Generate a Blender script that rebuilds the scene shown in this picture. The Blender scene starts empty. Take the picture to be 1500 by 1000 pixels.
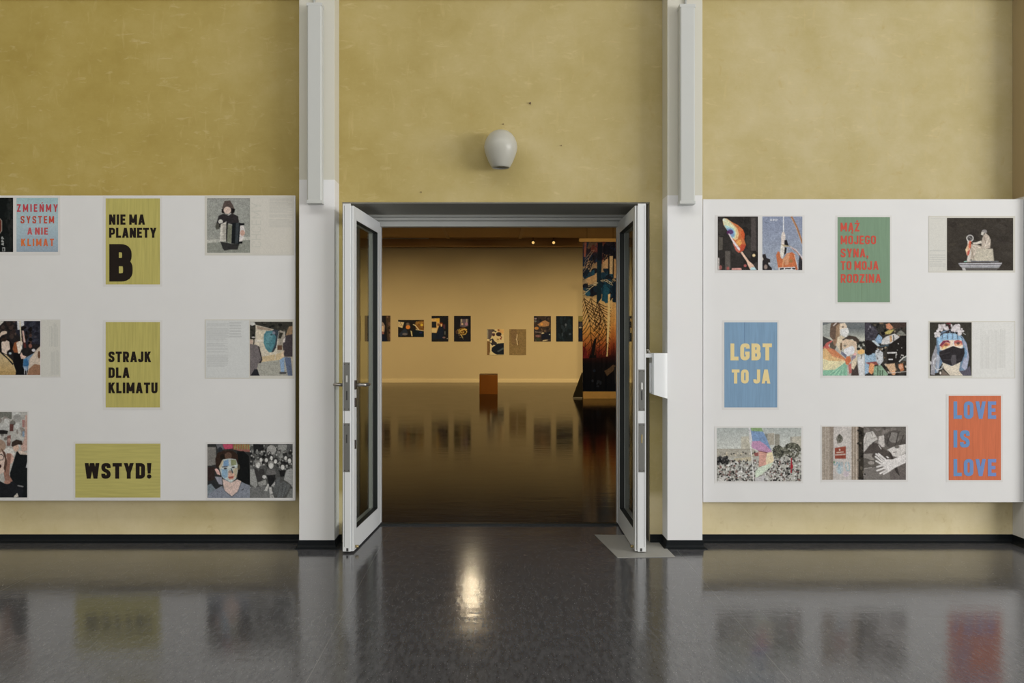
import bpy, bmesh, math, random
import numpy as np
from mathutils import Vector, Matrix

S = bpy.context.scene
COL = S.collection

# ------------------------------------------------------------------ camera
F, CX, CY, CAMZ = 1292.0, 725.0, 495.0, 1.40
cam_data = bpy.data.cameras.new('camera')
cam = bpy.data.objects.new('camera', cam_data)
COL.objects.link(cam)
cam.location = (0, 0, CAMZ)
cam.rotation_euler = (math.pi / 2, 0, 0)
cam_data.sensor_width = 36.0
cam_data.lens = F / 1500 * 36
cam_data.shift_x = (750 - CX) / 1500
cam_data.shift_y = -(500 - CY) / 1500
cam_data.clip_end = 200
S.camera = cam

# ------------------------------------------------------------------ view + world + lights
S.view_settings.view_transform = 'Standard'
S.view_settings.look = 'None'
S.view_settings.gamma = 1
S.view_settings.exposure = 0.0
S.view_settings.use_curve_mapping = False
w = bpy.data.worlds.new('world')
S.world = w
w.use_nodes = True
bg = w.node_tree.nodes['Background']
bg.inputs[0].default_value = (0.75, 0.82, 0.9, 1)
bg.inputs[1].default_value = 0.25


def area(name, loc, target, sx, sy, power, col):
    d = bpy.data.lights.new(name, 'AREA')
    d.shape = 'RECTANGLE'
    d.size, d.size_y = sx, sy
    d.energy = power
    d.color = col
    o = bpy.data.objects.new(name, d)
    COL.objects.link(o)
    o.location = loc
    o.rotation_euler = (Vector(target) - Vector(loc)).to_track_quat('-Z', 'Y').to_euler()
    return o


def spot(name, loc, target, power, col, angle, blend=1.0, radius=0.06):
    d = bpy.data.lights.new(name, 'SPOT')
    d.energy = power
    d.color = col
    d.spot_size = math.radians(angle)
    d.spot_blend = blend
    d.shadow_soft_size = radius
    o = bpy.data.objects.new(name, d)
    COL.objects.link(o)
    o.location = loc
    o.rotation_euler = (Vector(target) - Vector(loc)).to_track_quat('-Z', 'Y').to_euler()
    return o


# daylight through the hall's windows, behind and to the right of the camera
area('window_daylight', (-1.0, -4.75, 2.0), (-1.0, 6, 1.0), 10.0, 3.0, 105, (1.0, 0.99, 0.965))
area('window_daylight_right', (13.6, -3.4, 2.3), (-1.5, 6.0, 1.1), 9.0, 3.6, 1330, (1.0, 0.99, 0.965))
area('skylight', (0.4, 2.4, 5.5), (0.4, 3.2, 0), 11.0, 2.6, 190, (1.0, 0.99, 0.965))
# warm spotlights of the gallery, washing its far wall
WARM = (1.0, 0.64, 0.225)
for gx in (-6.4, -4.0, -1.6, 0.8, 3.2, 5.6):
    spot('gallery_spot', (gx, 21.3, 4.38), (gx * 1.02, 27.8, 0.52), 490, WARM, 67)
spot('gallery_spot_banner', (1.5, 13.5, 4.3), (2.45, 20.4, 1.75), 1050, WARM, 42)
spot('plinth_fill_spot', (-1.2, 16.5, 4.38), (-0.15, 22.2, 0.3), 480, WARM, 22)  # unseen spot added only to brighten the plinth's dark front

# ------------------------------------------------------------------ helpers
ORG = {}


def P(x, y, d):
    return ((x - CX) / F * d, d, CAMZ - (y - CY) / F * d)


def X(x, d):
    return (x - CX) / F * d


def Z(y, d):
    return CAMZ - (y - CY) / F * d


def lin(c):
    out = []
    for v in c[:3]:
        v = v / 255.0
        out.append(v / 12.92 if v <= 0.04045 else ((v + 0.055) / 1.055) ** 2.4)
    return out


HALL = (201, 200, 194)
GAL = (166, 134, 84)


def alb(c, ref=HALL, white=0.78):
    a, b = lin(c), lin(ref)
    return tuple(max(0.004, min(0.9, a[i] / b[i] * white)) for i in range(3))


def tag(o, label=None, cat=None, group=None, kind=None):
    if label: o['label'] = label
    if cat: o['category'] = cat
    if group: o['group'] = group
    if kind: o['kind'] = kind
    return o


def thing(name, loc, label, cat, group=None, kind=None):
    o = bpy.data.objects.new(name, None)
    COL.objects.link(o)
    o.location = loc
    o.empty_display_size = 0.05
    ORG[o.name] = Vector(loc)
    return tag(o, label, cat, group, kind)


def link(name, me, mat, parent=None, smooth=False):
    """mesh given in world coordinates -> ONE object (child of parent)"""
    o = bpy.data.objects.new(name, me)
    COL.objects.link(o)
    if mat: me.materials.append(mat)
    if smooth:
        for p in me.polygons: p.use_smooth = True
    if parent is not None:
        off = ORG[parent.name]
        me.transform(Matrix.Translation(-off))
        o.parent = parent
        ORG[o.name] = off
    else:
        bb = [v.co for v in me.vertices]
        lo = Vector([min(v[i] for v in bb) for i in range(3)])
        hi = Vector([max(v[i] for v in bb) for i in range(3)])
        off = Vector(((lo.x + hi.x) / 2, (lo.y + hi.y) / 2, lo.z))
        me.transform(Matrix.Translation(-off))
        o.location = off
        ORG[o.name] = off
    return o


def obj(name, bm, mat, parent=None, smooth=False):
    me = bpy.data.meshes.new(name)
    bmesh.ops.recalc_face_normals(bm, faces=bm.faces)
    bm.to_mesh(me)
    bm.free()
    return link(name, me, mat, parent, smooth)


def box(bm, x0, x1, y0, y1, z0, z1, fn=None, bev=0.0):
    vs = []
    for x in (x0, x1):
        for y in (y0, y1):
            for z in (z0, z1):
                co = (x, y, z) if fn is None else fn(x, y, z)
                vs.append(bm.verts.new(co))
    a = vs
    fs = [bm.faces.new([a[i] for i in f]) for f in
          ((0, 1, 3, 2), (4, 6, 7, 5), (0, 4, 5, 1), (2, 3, 7, 6), (0, 2, 6, 4), (1, 5, 7, 3))]
    if bev > 0:
        es = list({e for f in fs for e in f.edges})
        bmesh.ops.recalc_face_normals(bm, faces=fs)
        bmesh.ops.bevel(bm, geom=es, offset=bev, segments=2, affect='EDGES', profile=0.6)
    return vs


def boxes(*args, **k):
    bm = bmesh.new()
    for a in args: box(bm, *a, **k)
    return bm


def prism(bm, pts, axis, a, b):
    """extrude a 2-D outline along an axis ('x','y','z')"""
    def co(u, v, t):
        return {'x': (t, u, v), 'y': (u, t, v), 'z': (u, v, t)}[axis]
    A = [bm.verts.new(co(u, v, a)) for u, v in pts]
    B = [bm.verts.new(co(u, v, b)) for u, v in pts]
    n = len(pts)
    bm.faces.new(A)
    bm.faces.new(B[::-1])
    for i in range(n):
        bm.faces.new((A[i], B[i], B[(i + 1) % n], A[(i + 1) % n]))


def tube(bm, path, r, n=10, cap=True):
    pts = [Vector(p) for p in path]
    rings = []
    for i, p in enumerate(pts):
        if i == 0: t = pts[1] - p
        elif i == len(pts) - 1: t = p - pts[-2]
        else: t = (pts[i + 1] - pts[i - 1])
        t.normalize()
        up = Vector((0, 0, 1)) if abs(t.z) < 0.9 else Vector((1, 0, 0))
        s = t.cross(up).normalized()
        u = s.cross(t).normalized()
        rr = r[i] if isinstance(r, (list, tuple)) else r
        rings.append([bm.verts.new(p + (s * math.cos(a) + u * math.sin(a)) * rr)
                      for a in [2 * math.pi * k / n for k in range(n)]])
    for A, B in zip(rings, rings[1:]):
        for k in range(n):
            bm.faces.new((A[k], A[(k + 1) % n], B[(k + 1) % n], B[k]))
    if cap:
        bm.faces.new(rings[0][::-1])
        bm.faces.new(rings[-1])


def lathe(bm, prof, center, n=40):
    cx, cy = center
    rings = []
    for r, z in prof:
        rings.append([bm.verts.new((cx + r * math.cos(2 * math.pi * k / n), cy + r * math.sin(2 * math.pi * k / n), z))
                      for k in range(n)])
    for A, B in zip(rings, rings[1:]):
        for k in range(n):
            bm.faces.new((A[k], A[(k + 1) % n], B[(k + 1) % n], B[k]))
    return rings


# ------------------------------------------------------------------ materials
def new_mat(name):
    m = bpy.data.materials.new(name)
    m.use_nodes = True
    nt = m.node_tree
    b = nt.nodes['Principled BSDF']
    return m, nt, b


def N(nt, typ, **kw):
    n = nt.nodes.new(typ)
    for k, v in kw.items(): setattr(n, k, v)
    return n


def simple(name, col, rough=0.5, metal=0.0, var=0.06, scale=30.0, bump=0.0, spec=0.5, bscale=None):
    m, nt, b = new_mat(name)
    tc = N(nt, 'ShaderNodeNewGeometry')
    nz = N(nt, 'ShaderNodeTexNoise')
    nz.inputs['Scale'].default_value = scale
    nz.inputs['Detail'].default_value = 3
    nt.links.new(tc.outputs['Position'], nz.inputs['Vector'])
    mx = N(nt, 'ShaderNodeMix', data_type='RGBA')
    c0 = tuple(max(0, c * (1 - var)) for c in col)
    c1 = tuple(min(1, c * (1 + var)) for c in col)
    mx.inputs['A'].default_value = (*c0, 1)
    mx.inputs['B'].default_value = (*c1, 1)
    nt.links.new(nz.outputs['Fac'], mx.inputs['Factor'])
    nt.links.new(mx.outputs['Result'], b.inputs['Base Color'])
    b.inputs['Roughness'].default_value = rough
    b.inputs['Metallic'].default_value = metal
    b.inputs['Specular IOR Level'].default_value = spec
    if bump > 0:
        nb = N(nt, 'ShaderNodeTexNoise')
        nb.inputs['Scale'].default_value = bscale or scale * 3
        nb.inputs['Detail'].default_value = 4
        nt.links.new(tc.outputs['Position'], nb.inputs['Vector'])
        bp = N(nt, 'ShaderNodeBump')
        bp.inputs['Strength'].default_value = bump
        bp.inputs['Distance'].default_value = 0.004
        nt.links.new(nb.outputs['Fac'], bp.inputs['Height'])
        nt.links.new(bp.outputs['Normal'], b.inputs['Normal'])
    return m


def plaster_mat():
    """ochre limewash: cloudy pigment, deeper to the left, with short trowel strokes"""
    m, nt, b = new_mat('ochre_plaster')
    g = N(nt, 'ShaderNodeNewGeometry')

    def noise(sc, scale, detail, rough=0.55, dist=0.0, rot=0.0):
        mp = N(nt, 'ShaderNodeMapping')
        mp.inputs['Scale'].default_value = sc
        mp.inputs['Rotation'].default_value = (0, rot, 0)
        nt.links.new(g.outputs['Position'], mp.inputs['Vector'])
        n = N(nt, 'ShaderNodeTexNoise')
        n.inputs['Scale'].default_value = scale
        n.inputs['Detail'].default_value = detail
        n.inputs['Roughness'].default_value = rough
        n.inputs['Distortion'].default_value = dist
        nt.links.new(mp.outputs['Vector'], n.inputs['Vector'])
        return n

    def ramp(src, stops):
        r = N(nt, 'ShaderNodeValToRGB')
        e = r.color_ramp.elements
        e[0].position, e[0].color = stops[0][0], (*stops[0][1], 1)
        e[1].position, e[1].color = stops[-1][0], (*stops[-1][1], 1)
        for p_, c_ in stops[1:-1]:
            q = e.new(p_)
            q.color = (*c_, 1)
        nt.links.new(src, r.inputs['Fac'])
        return r
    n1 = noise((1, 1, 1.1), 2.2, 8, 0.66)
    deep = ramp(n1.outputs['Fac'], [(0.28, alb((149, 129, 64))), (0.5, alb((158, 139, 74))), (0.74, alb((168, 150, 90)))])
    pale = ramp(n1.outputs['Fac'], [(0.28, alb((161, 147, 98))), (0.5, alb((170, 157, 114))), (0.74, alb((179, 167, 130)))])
    # colour shifts steadily along X: deeper ochre on the left, paler on the right
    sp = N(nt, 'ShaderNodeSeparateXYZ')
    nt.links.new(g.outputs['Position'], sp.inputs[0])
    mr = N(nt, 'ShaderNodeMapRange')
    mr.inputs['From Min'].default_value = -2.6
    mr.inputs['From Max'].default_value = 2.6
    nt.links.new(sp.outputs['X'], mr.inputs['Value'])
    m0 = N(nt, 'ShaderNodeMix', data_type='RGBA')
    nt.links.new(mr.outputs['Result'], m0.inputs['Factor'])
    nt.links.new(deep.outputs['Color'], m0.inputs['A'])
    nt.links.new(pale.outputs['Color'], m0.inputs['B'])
    # a paler coat along the foot of the wall
    ft = N(nt, 'ShaderNodeMapRange')
    ft.inputs['From Min'].default_value = 0.36
    ft.inputs['From Max'].default_value = 0.30
    ft.inputs['To Max'].default_value = 0.85
    nt.links.new(sp.outputs['Z'], ft.inputs['Value'])
    foot = ramp(n1.outputs['Fac'], [(0.28, alb((193, 178, 132))), (0.74, alb((212, 199, 162)))])
    m1 = N(nt, 'ShaderNodeMix', data_type='RGBA')
    nt.links.new(ft.outputs['Result'], m1.inputs['Factor'])
    nt.links.new(m0.outputs['Result'], m1.inputs['A'])
    nt.links.new(foot.outputs['Color'], m1.inputs['B'])
    last = m1.outputs['Result']
    bump = None
    for sc, scale, lo, amt, col, rot in (((3.0, 3, 9.0), 3.0, 0.60, 0.40, (190, 174, 128), 0.25), ((9.0, 9, 2.2), 2.6, 0.60, 0.30, (184, 166, 114), 0.1),
                                         ((6, 6, 6), 2.0, 0.62, 0.35, (158, 132, 72), 0.0)):
        n2 = noise(sc, scale, 4, 0.6, 0.6, rot)
        r2 = ramp(n2.outputs['Fac'], [(lo, (0, 0, 0)), (lo + 0.16, (amt, amt, amt))])
        mx = N(nt, 'ShaderNodeMix', data_type='RGBA')
        mx.inputs['B'].default_value = (*alb(col), 1)
        nt.links.new(r2.outputs['Color'], mx.inputs['Factor'])
        nt.links.new(last, mx.inputs['A'])
        last = mx.outputs['Result']
        bump = bump or n2
    nt.links.new(last, b.inputs['Base Color'])
    b.inputs['Roughness'].default_value = 0.75
    b.inputs['Specular IOR Level'].default_value = 0.25
    bp = N(nt, 'ShaderNodeBump')
    bp.inputs['Strength'].default_value = 0.10
    bp.inputs['Distance'].default_value = 0.01
    nt.links.new(bump.outputs['Fac'], bp.inputs['Height'])
    nt.links.new(bp.outputs['Normal'], b.inputs['Normal'])
    return m


def pillar_mat(z0, upper=(187, 184, 168)):
    """old cream paint above, a fresher white coat below height z0"""
    m, nt, b = new_mat('pillar_paint')
    g = N(nt, 'ShaderNodeNewGeometry')
    sp = N(nt, 'ShaderNodeSeparateXYZ')
    nt.links.new(g.outputs['Position'], sp.inputs[0])
    th = N(nt, 'ShaderNodeMath', operation='GREATER_THAN')
    th.inputs[1].default_value = z0
    nt.links.new(sp.outputs['Z'], th.inputs[0])
    mx = N(nt, 'ShaderNodeMix', data_type='RGBA')
    mx.inputs['A'].default_value = (*alb((206, 205, 200)), 1)
    mx.inputs['B'].default_value = (*alb(upper), 1)
    nt.links.new(th.outputs[0], mx.inputs['Factor'])
    nz = N(nt, 'ShaderNodeTexNoise')
    nz.inputs['Scale'].default_value = 4
    nz.inputs['Detail'].default_value = 5
    nt.links.new(g.outputs['Position'], nz.inputs['Vector'])
    hs = N(nt, 'ShaderNodeMix', data_type='RGBA', blend_type='MULTIPLY')
    hs.inputs['Factor'].default_value = 0.03
    nt.links.new(mx.outputs['Result'], hs.inputs['A'])
    nt.links.new(nz.outputs['Color'], hs.inputs['B'])
    nt.links.new(hs.outputs['Result'], b.inputs['Base Color'])
    b.inputs['Roughness'].default_value = 0.6
    b.inputs['Specular IOR Level'].default_value = 0.3
    return m


def floor_mat(name, dark, light, rough, fleck, ior=1.5, bump=0.10, polish=1.0, seam=None):
    """polished lino: marbled dark grey, streaked along the hall's depth, with short pale flecks and a worn polish"""
    m, nt, b = new_mat(name)
    g = N(nt, 'ShaderNodeNewGeometry')
    mp = N(nt, 'ShaderNodeMapping')
    mp.inputs['Scale'].default_value = (1.0, 0.24, 1)
    nt.links.new(g.outputs['Position'], mp.inputs['Vector'])

    def noise(scale, detail, vec):
        n = N(nt, 'ShaderNodeTexNoise')
        n.inputs['Scale'].default_value = scale
        n.inputs['Detail'].default_value = detail
        n.inputs['Roughness'].default_value = 0.6
        nt.links.new(vec, n.inputs['Vector'])
        return n
    n1 = noise(46, 6, mp.outputs['Vector'])
    r1 = N(nt, 'ShaderNodeValToRGB')
    r1.color_ramp.elements[0].position = 0.34
    r1.color_ramp.elements[0].color = (*dark, 1)
    r1.color_ramp.elements[1].position = 0.68
    r1.color_ramp.elements[1].color = (*light, 1)
    nt.links.new(n1.outputs['Fac'], r1.inputs['Fac'])
    # short strokes: a few cells of a stretched cell pattern
    vo = N(nt, 'ShaderNodeTexVoronoi')
    vo.inputs['Scale'].default_value = 180
    mv = N(nt, 'ShaderNodeMapping')
    mv.inputs['Scale'].default_value = (1.0, 0.30, 1)
    mv.inputs['Rotation'].default_value = (0, 0, 0.12)
    nt.links.new(g.outputs['Position'], mv.inputs['Vector'])
    nt.links.new(mv.outputs['Vector'], vo.inputs['Vector'])
    r2a = N(nt, 'ShaderNodeMapRange')
    r2a.inputs['From Min'].default_value = 0.32
    r2a.inputs['From Max'].default_value = 0.16
    nt.links.new(vo.outputs['Distance'], r2a.inputs['Value'])
    sc = N(nt, 'ShaderNodeSeparateColor')
    nt.links.new(vo.outputs['Color'], sc.inputs[0])
    r2b = N(nt, 'ShaderNodeMapRange')
    r2b.inputs['From Min'].default_value = 0.72
    r2b.inputs['From Max'].default_value = 1.0
    nt.links.new(sc.outputs[0], r2b.inputs['Value'])
    r2 = N(nt, 'ShaderNodeMath', operation='MULTIPLY')
    nt.links.new(r2a.outputs[0], r2.inputs[0])
    nt.links.new(r2b.outputs[0], r2.inputs[1])
    mx = N(nt, 'ShaderNodeMix', data_type='RGBA')
    mx.inputs['B'].default_value = (*fleck, 1)
    nt.links.new(r2.outputs[0], mx.inputs['Factor'])
    nt.links.new(r1.outputs['Color'], mx.inputs['A'])
    nt.links.new(mx.outputs['Result'], b.inputs['Base Color'])
    if seam:  # welded joints between the two metre wide lino rolls
        sx = N(nt, 'ShaderNodeSeparateXYZ')
        nt.links.new(g.outputs['Position'], sx.inputs[0])
        ad = N(nt, 'ShaderNodeMath', operation='ADD')
        ad.inputs[1].default_value = 40 * 1.97 - seam
        nt.links.new(sx.outputs['X'], ad.inputs[0])
        md = N(nt, 'ShaderNodeMath', operation='MODULO')
        md.inputs[1].default_value = 1.97
        nt.links.new(ad.outputs[0], md.inputs[0])
        lt = N(nt, 'ShaderNodeMath', operation='LESS_THAN')
        lt.inputs[1].default_value = 0.0032
        nt.links.new(md.outputs[0], lt.inputs[0])
        ms_ = N(nt, 'ShaderNodeMix', data_type='RGBA')
        ms_.inputs['B'].default_value = (0.15, 0.15, 0.15, 1)
        nt.links.new(lt.outputs[0], ms_.inputs['Factor'])
        nt.links.new(mx.outputs['Result'], ms_.inputs['A'])
        nt.links.new(ms_.outputs['Result'], b.inputs['Base Color'])
    n3 = noise(2.2, 6, g.outputs['Position'])
    mr = N(nt, 'ShaderNodeMapRange')
    mr.inputs['From Min'].default_value = 0.3
    mr.inputs['From Max'].default_value = 0.7
    mr.inputs['To Min'].default_value = rough * 0.75
    mr.inputs['To Max'].default_value = rough * 1.3
    nt.links.new(n3.outputs['Fac'], mr.inputs['Value'])
    nt.links.new(mr.outputs['Result'], b.inputs['Roughness'])
    b.inputs['IOR'].default_value = ior
    bp = N(nt, 'ShaderNodeBump')
    bp.inputs['Strength'].default_value = bump
    bp.inputs['Distance'].default_value = 0.004
    nt.links.new(n1.outputs['Fac'], bp.inputs['Height'])
    # very gentle waviness of the sheet
    mw = N(nt, 'ShaderNodeMapping')
    mw.inputs['Scale'].default_value = (0.7, 1.5, 1)
    nt.links.new(g.outputs['Position'], mw.inputs['Vector'])
    n4 = noise(5.0, 4, mw.outputs['Vector'])
    b2 = N(nt, 'ShaderNodeBump')
    b2.inputs['Strength'].default_value = 0.09
    b2.inputs['Distance'].default_value = 0.012
    nt.links.new(n4.outputs['Fac'], b2.inputs['Height'])
    nt.links.new(bp.outputs['Normal'], b2.inputs['Normal'])
    nt.links.new(b2.outputs['Normal'], b.inputs['Normal'])
    if polish < 1.0:  # polish worn off in part: matt floor shows between
        out = nt.nodes['Material Output']
        df = N(nt, 'ShaderNodeBsdfDiffuse')
        nt.links.new(mx.outputs['Result'], df.inputs[0])
        ms = N(nt, 'ShaderNodeMixShader')
        ms.inputs[0].default_value = polish
        nt.links.new(df.outputs[0], ms.inputs[1])
        nt.links.new(b.outputs[0], ms.inputs[2])
        nt.links.new(ms.outputs[0], out.inputs[0])
    return m


def glass_mat():
    m = bpy.data.materials.new('door_glass')
    m.use_nodes = True
    nt = m.node_tree
    nt.nodes.clear()
    out = N(nt, 'ShaderNodeOutputMaterial')
    tr = N(nt, 'ShaderNodeBsdfTransparent')
    tr.inputs[0].default_value = (0.82, 0.86, 0.80, 1)
    gl = N(nt, 'ShaderNodeBsdfGlossy')
    gl.inputs['Roughness'].default_value = 0.01
    fr = N(nt, 'ShaderNodeFresnel')
    fr.inputs['IOR'].default_value = 1.38
    mx = N(nt, 'ShaderNodeMixShader')
    nt.links.new(fr.outputs[0], mx.inputs[0])
    nt.links.new(tr.outputs[0], mx.inputs[1])
    nt.links.new(gl.outputs[0], mx.inputs[2])
    nt.links.new(mx.outputs[0], out.inputs[0])
    return m


def attr_mat(name, rough=0.7, spec=0.2):
    m, nt, b = new_mat(name)
    a = N(nt, 'ShaderNodeAttribute')
    a.attribute_name = 'ink'
    nt.links.new(a.outputs['Color'], b.inputs['Base Color'])
    b.inputs['Roughness'].default_value = rough
    b.inputs['Specular IOR Level'].default_value = spec
    return m


def paper_colour(name, c, crease='v', var=0.10):
    """flat printed colour on pasted paper with thin wrinkles running one way"""
    m, nt, b = new_mat(name)
    g = N(nt, 'ShaderNodeNewGeometry')
    mp = N(nt, 'ShaderNodeMapping')
    mp.inputs['Scale'].default_value = (38, 1, 2.2) if crease == 'v' else (2.2, 1, 38)
    nt.links.new(g.outputs['Position'], mp.inputs['Vector'])
    nz = N(nt, 'ShaderNodeTexNoise')
    nz.inputs['Scale'].default_value = 2.0
    nz.inputs['Detail'].default_value = 4
    nz.inputs['Distortion'].default_value = 0.4
    nt.links.new(mp.outputs['Vector'], nz.inputs['Vector'])
    col = alb(c)
    r = N(nt, 'ShaderNodeValToRGB')
    r.color_ramp.elements[0].position = 0.3
    r.color_ramp.elements[0].color = (*[v * (1 - var) for v in col], 1)
    r.color_ramp.elements[1].position = 0.7
    r.color_ramp.elements[1].color = (*[min(1, v * (1 + var)) for v in col], 1)
    nt.links.new(nz.outputs['Fac'], r.inputs['Fac'])
    nt.links.new(r.outputs['Color'], b.inputs['Base Color'])
    b.inputs['Roughness'].default_value = 0.65
    b.inputs['Specular IOR Level'].default_value = 0.25
    bp = N(nt, 'ShaderNodeBump')
    bp.inputs['Strength'].default_value = 0.25
    bp.inputs['Distance'].default_value = 0.003
    nt.links.new(nz.outputs['Fac'], bp.inputs['Height'])
    nt.links.new(bp.outputs['Normal'], b.inputs['Normal'])
    return m


def emit_mat(name, col, strength):
    m = bpy.data.materials.new(name)
    m.use_nodes = True
    nt = m.node_tree
    nt.nodes.clear()
    out = N(nt, 'ShaderNodeOutputMaterial')
    e = N(nt, 'ShaderNodeEmission')
    e.inputs[0].default_value = (*col, 1)
    e.inputs[1].default_value = strength
    nt.links.new(e.outputs[0], out.inputs[0])
    return m


M = {}
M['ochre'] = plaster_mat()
M['white_board'] = simple('white_painted_board', alb((200, 199, 194)), 0.6, var=0.03, scale=5, bump=0.05, spec=0.3)
M['batten'] = simple('rough_wood_batten', (0.20, 0.14, 0.08), 0.7, var=0.2, scale=14)
M['paper'] = simple('pasted_paper', alb((194, 192, 186)), 0.7, var=0.03, scale=25, bump=0.1, spec=0.2)
M['paper_cream'] = simple('pasted_paper_cream', alb((186, 183, 171)), 0.7, var=0.03, scale=25, bump=0.1, spec=0.2)
M['floor'] = floor_mat('polished_lino', (0.060, 0.060, 0.065), (0.108, 0.108, 0.116), 0.12, (0.27, 0.27, 0.28), 1.58, seam=-0.77)
M['floor_gallery'] = floor_mat('polished_gallery_floor', (0.038, 0.033, 0.030), (0.055, 0.048, 0.043), 0.085, (0.075, 0.068, 0.062), 1.34, 0.04, 0.62)
M['cove'] = simple('black_cove_rubber', (0.008, 0.010, 0.012), 0.5, var=0.2, spec=0.15)
M['ceiling'] = simple('white_ceiling', (0.72, 0.71, 0.68), 0.8)
M['hall_wall'] = simple('hall_side_paint', (0.62, 0.58, 0.46), 0.8)
M['soffit'] = simple('grey_soffit', (0.42, 0.41, 0.37), 0.7, var=0.05, scale=6)
M['reveal'] = simple('brown_grey_reveal', (0.22, 0.20, 0.16), 0.7, var=0.08, scale=8)
M['alu'] = simple('white_coated_aluminium', alb((202, 203, 199)), 0.35, var=0.02, scale=20)
M['alu_grey'] = simple('grey_aluminium', (0.62, 0.63, 0.61), 0.35, var=0.04, scale=20)
M['groove'] = simple('dark_groove', (0.05, 0.05, 0.05), 0.6)
M['gasket'] = simple('black_gasket', (0.010, 0.013, 0.013), 0.45)
M['steel'] = simple('brushed_steel', (0.22, 0.22, 0.21), 0.5, metal=0.55, var=0.08, scale=60)
M['lever'] = simple('satin_lever_metal', (0.42, 0.40, 0.38), 0.3, metal=0.8, var=0.05, scale=60)
M['steel_dark'] = simple('worn_dark_steel', (0.10, 0.085, 0.075), 0.35, metal=0.8, var=0.2, scale=60)
M['brass'] = simple('dull_brass', (0.45, 0.36, 0.18), 0.35, metal=0.8)
M['glass'] = glass_mat()
M['opal'] = simple('opal_glass', alb((164, 162, 149)), 0.35, var=0.02, scale=8)
M['fixture'] = simple('white_enamel', alb((175, 176, 169)), 0.4, var=0.02, scale=12)
M['diffuser'] = simple('satin_diffuser', alb((174, 175, 168)), 0.45, var=0.015, scale=12)
M['mat_plate'] = simple('grey_floor_plate', (0.36, 0.355, 0.335), 0.45, var=0.06, scale=40, bump=0.1)
M['plastic'] = simple('white_plastic', alb((203, 204, 200)), 0.4, var=0.02, scale=12)
M['wire'] = simple('pale_cable', (0.55, 0.52, 0.45), 0.5)
M['gal_wall'] = simple('gallery_white_paint', (0.70, 0.69, 0.66), 0.8, var=0.03, scale=2)
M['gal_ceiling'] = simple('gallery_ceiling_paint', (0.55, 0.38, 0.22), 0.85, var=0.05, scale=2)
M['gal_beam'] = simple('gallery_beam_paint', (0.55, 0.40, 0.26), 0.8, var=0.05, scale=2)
M['gal_skirt'] = simple('gallery_skirting', (0.88, 0.87, 0.84), 0.5)
M['mdf'] = simple('orange_brown_board', (0.36, 0.135, 0.016), 0.55, var=0.10, scale=8)
M['pine'] = simple('pale_pine', (0.62, 0.44, 0.22), 0.55, var=0.14, scale=10)
M['black_cloth'] = simple('black_cloth', (0.010, 0.010, 0.011), 0.8)
M['metal_bar'] = simple('pale_metal_bar', (0.6, 0.6, 0.58), 0.3, metal=0.6)
M['ink'] = attr_mat('printed_ink', 0.75, 0.1)
M['ink_gloss'] = attr_mat('printed_photo_gloss', 0.7, 0.08)
M['letter_black'] = simple('black_print', alb((33, 27, 23)), 0.75, var=0.15, scale=60, spec=0.08)
M['beam_glint'] = emit_mat('glint_emission', (1.0, 0.62, 0.20), 0.9)  # emission standing in for glints reflected on the beam
M['lamp_bright'] = emit_mat('lit_bare_bulb', (1.0, 0.82, 0.55), 85.0)
M['nail'] = simple('rusty_nail', (0.10, 0.05, 0.03), 0.6)

# ------------------------------------------------------------------ depths of the planes in the place
WALL, PIL, FRAME, FAR = 6.05, 5.873, 6.60, 27.8
CEIL = 5.6
LEDGE = 3.73                                    # shallow ledge over the bays
OL, OR_ = X(501, WALL), X(952, WALL)          # opening in the ochre wall
OT = Z(296, WALL)
HX0, HX1 = -6.5, 16.0                            # hall side walls
GX0, GX1 = -8.0, 8.0                            # gallery side walls
GC = 4.49                                       # gallery ceiling
BACK = 6.74                                     # gallery side of the wall


def struct(name, bm, mat, label, cat, parent=None):
    o = obj(name, bm, mat, parent)
    if parent is None: tag(o, label, cat, kind='structure')
    return o


# ------------------------------------------------------------------ room shell
struct('floor', boxes((HX0, HX1, -5.0, FRAME + 0.03, -0.10, 0)), M['floor'],
       'polished dark grey lino floor of the hall with pale flecks', 'floor')
struct('floor.001', boxes((GX0, GX1, FRAME + 0.03, FAR, -0.10, 0.0)), M['floor_gallery'],
       'dark shiny brown floor of the gallery beyond the doors', 'floor')
struct('ceiling', boxes((HX0, HX1, -5.0, WALL, CEIL, CEIL + 0.1)), M['ceiling'],
       'white ceiling of the hall above the ochre wall', 'ceiling')
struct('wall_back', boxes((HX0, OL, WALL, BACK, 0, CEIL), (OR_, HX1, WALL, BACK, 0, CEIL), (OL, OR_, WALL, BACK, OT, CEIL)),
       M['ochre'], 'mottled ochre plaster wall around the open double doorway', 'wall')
struct('wall_left', boxes((HX0 - 0.1, HX0, -5.0, WALL, 0, CEIL)), M['hall_wall'],
       'painted side wall at the left end of the hall', 'wall')
struct('wall_right', boxes((HX1, HX1 + 0.1, -5.0, WALL, 0, CEIL)), M['hall_wall'],
       'painted side wall at the right end of the hall', 'wall')
struct('wall_front', boxes((HX0, HX1, -5.1, -5.0, 0, 0.9), (HX0, HX1, -5.1, -5.0, 3.9, CEIL)), M['hall_wall'],
       'window wall of the hall opposite the doorway, sill and head', 'wall')
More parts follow.
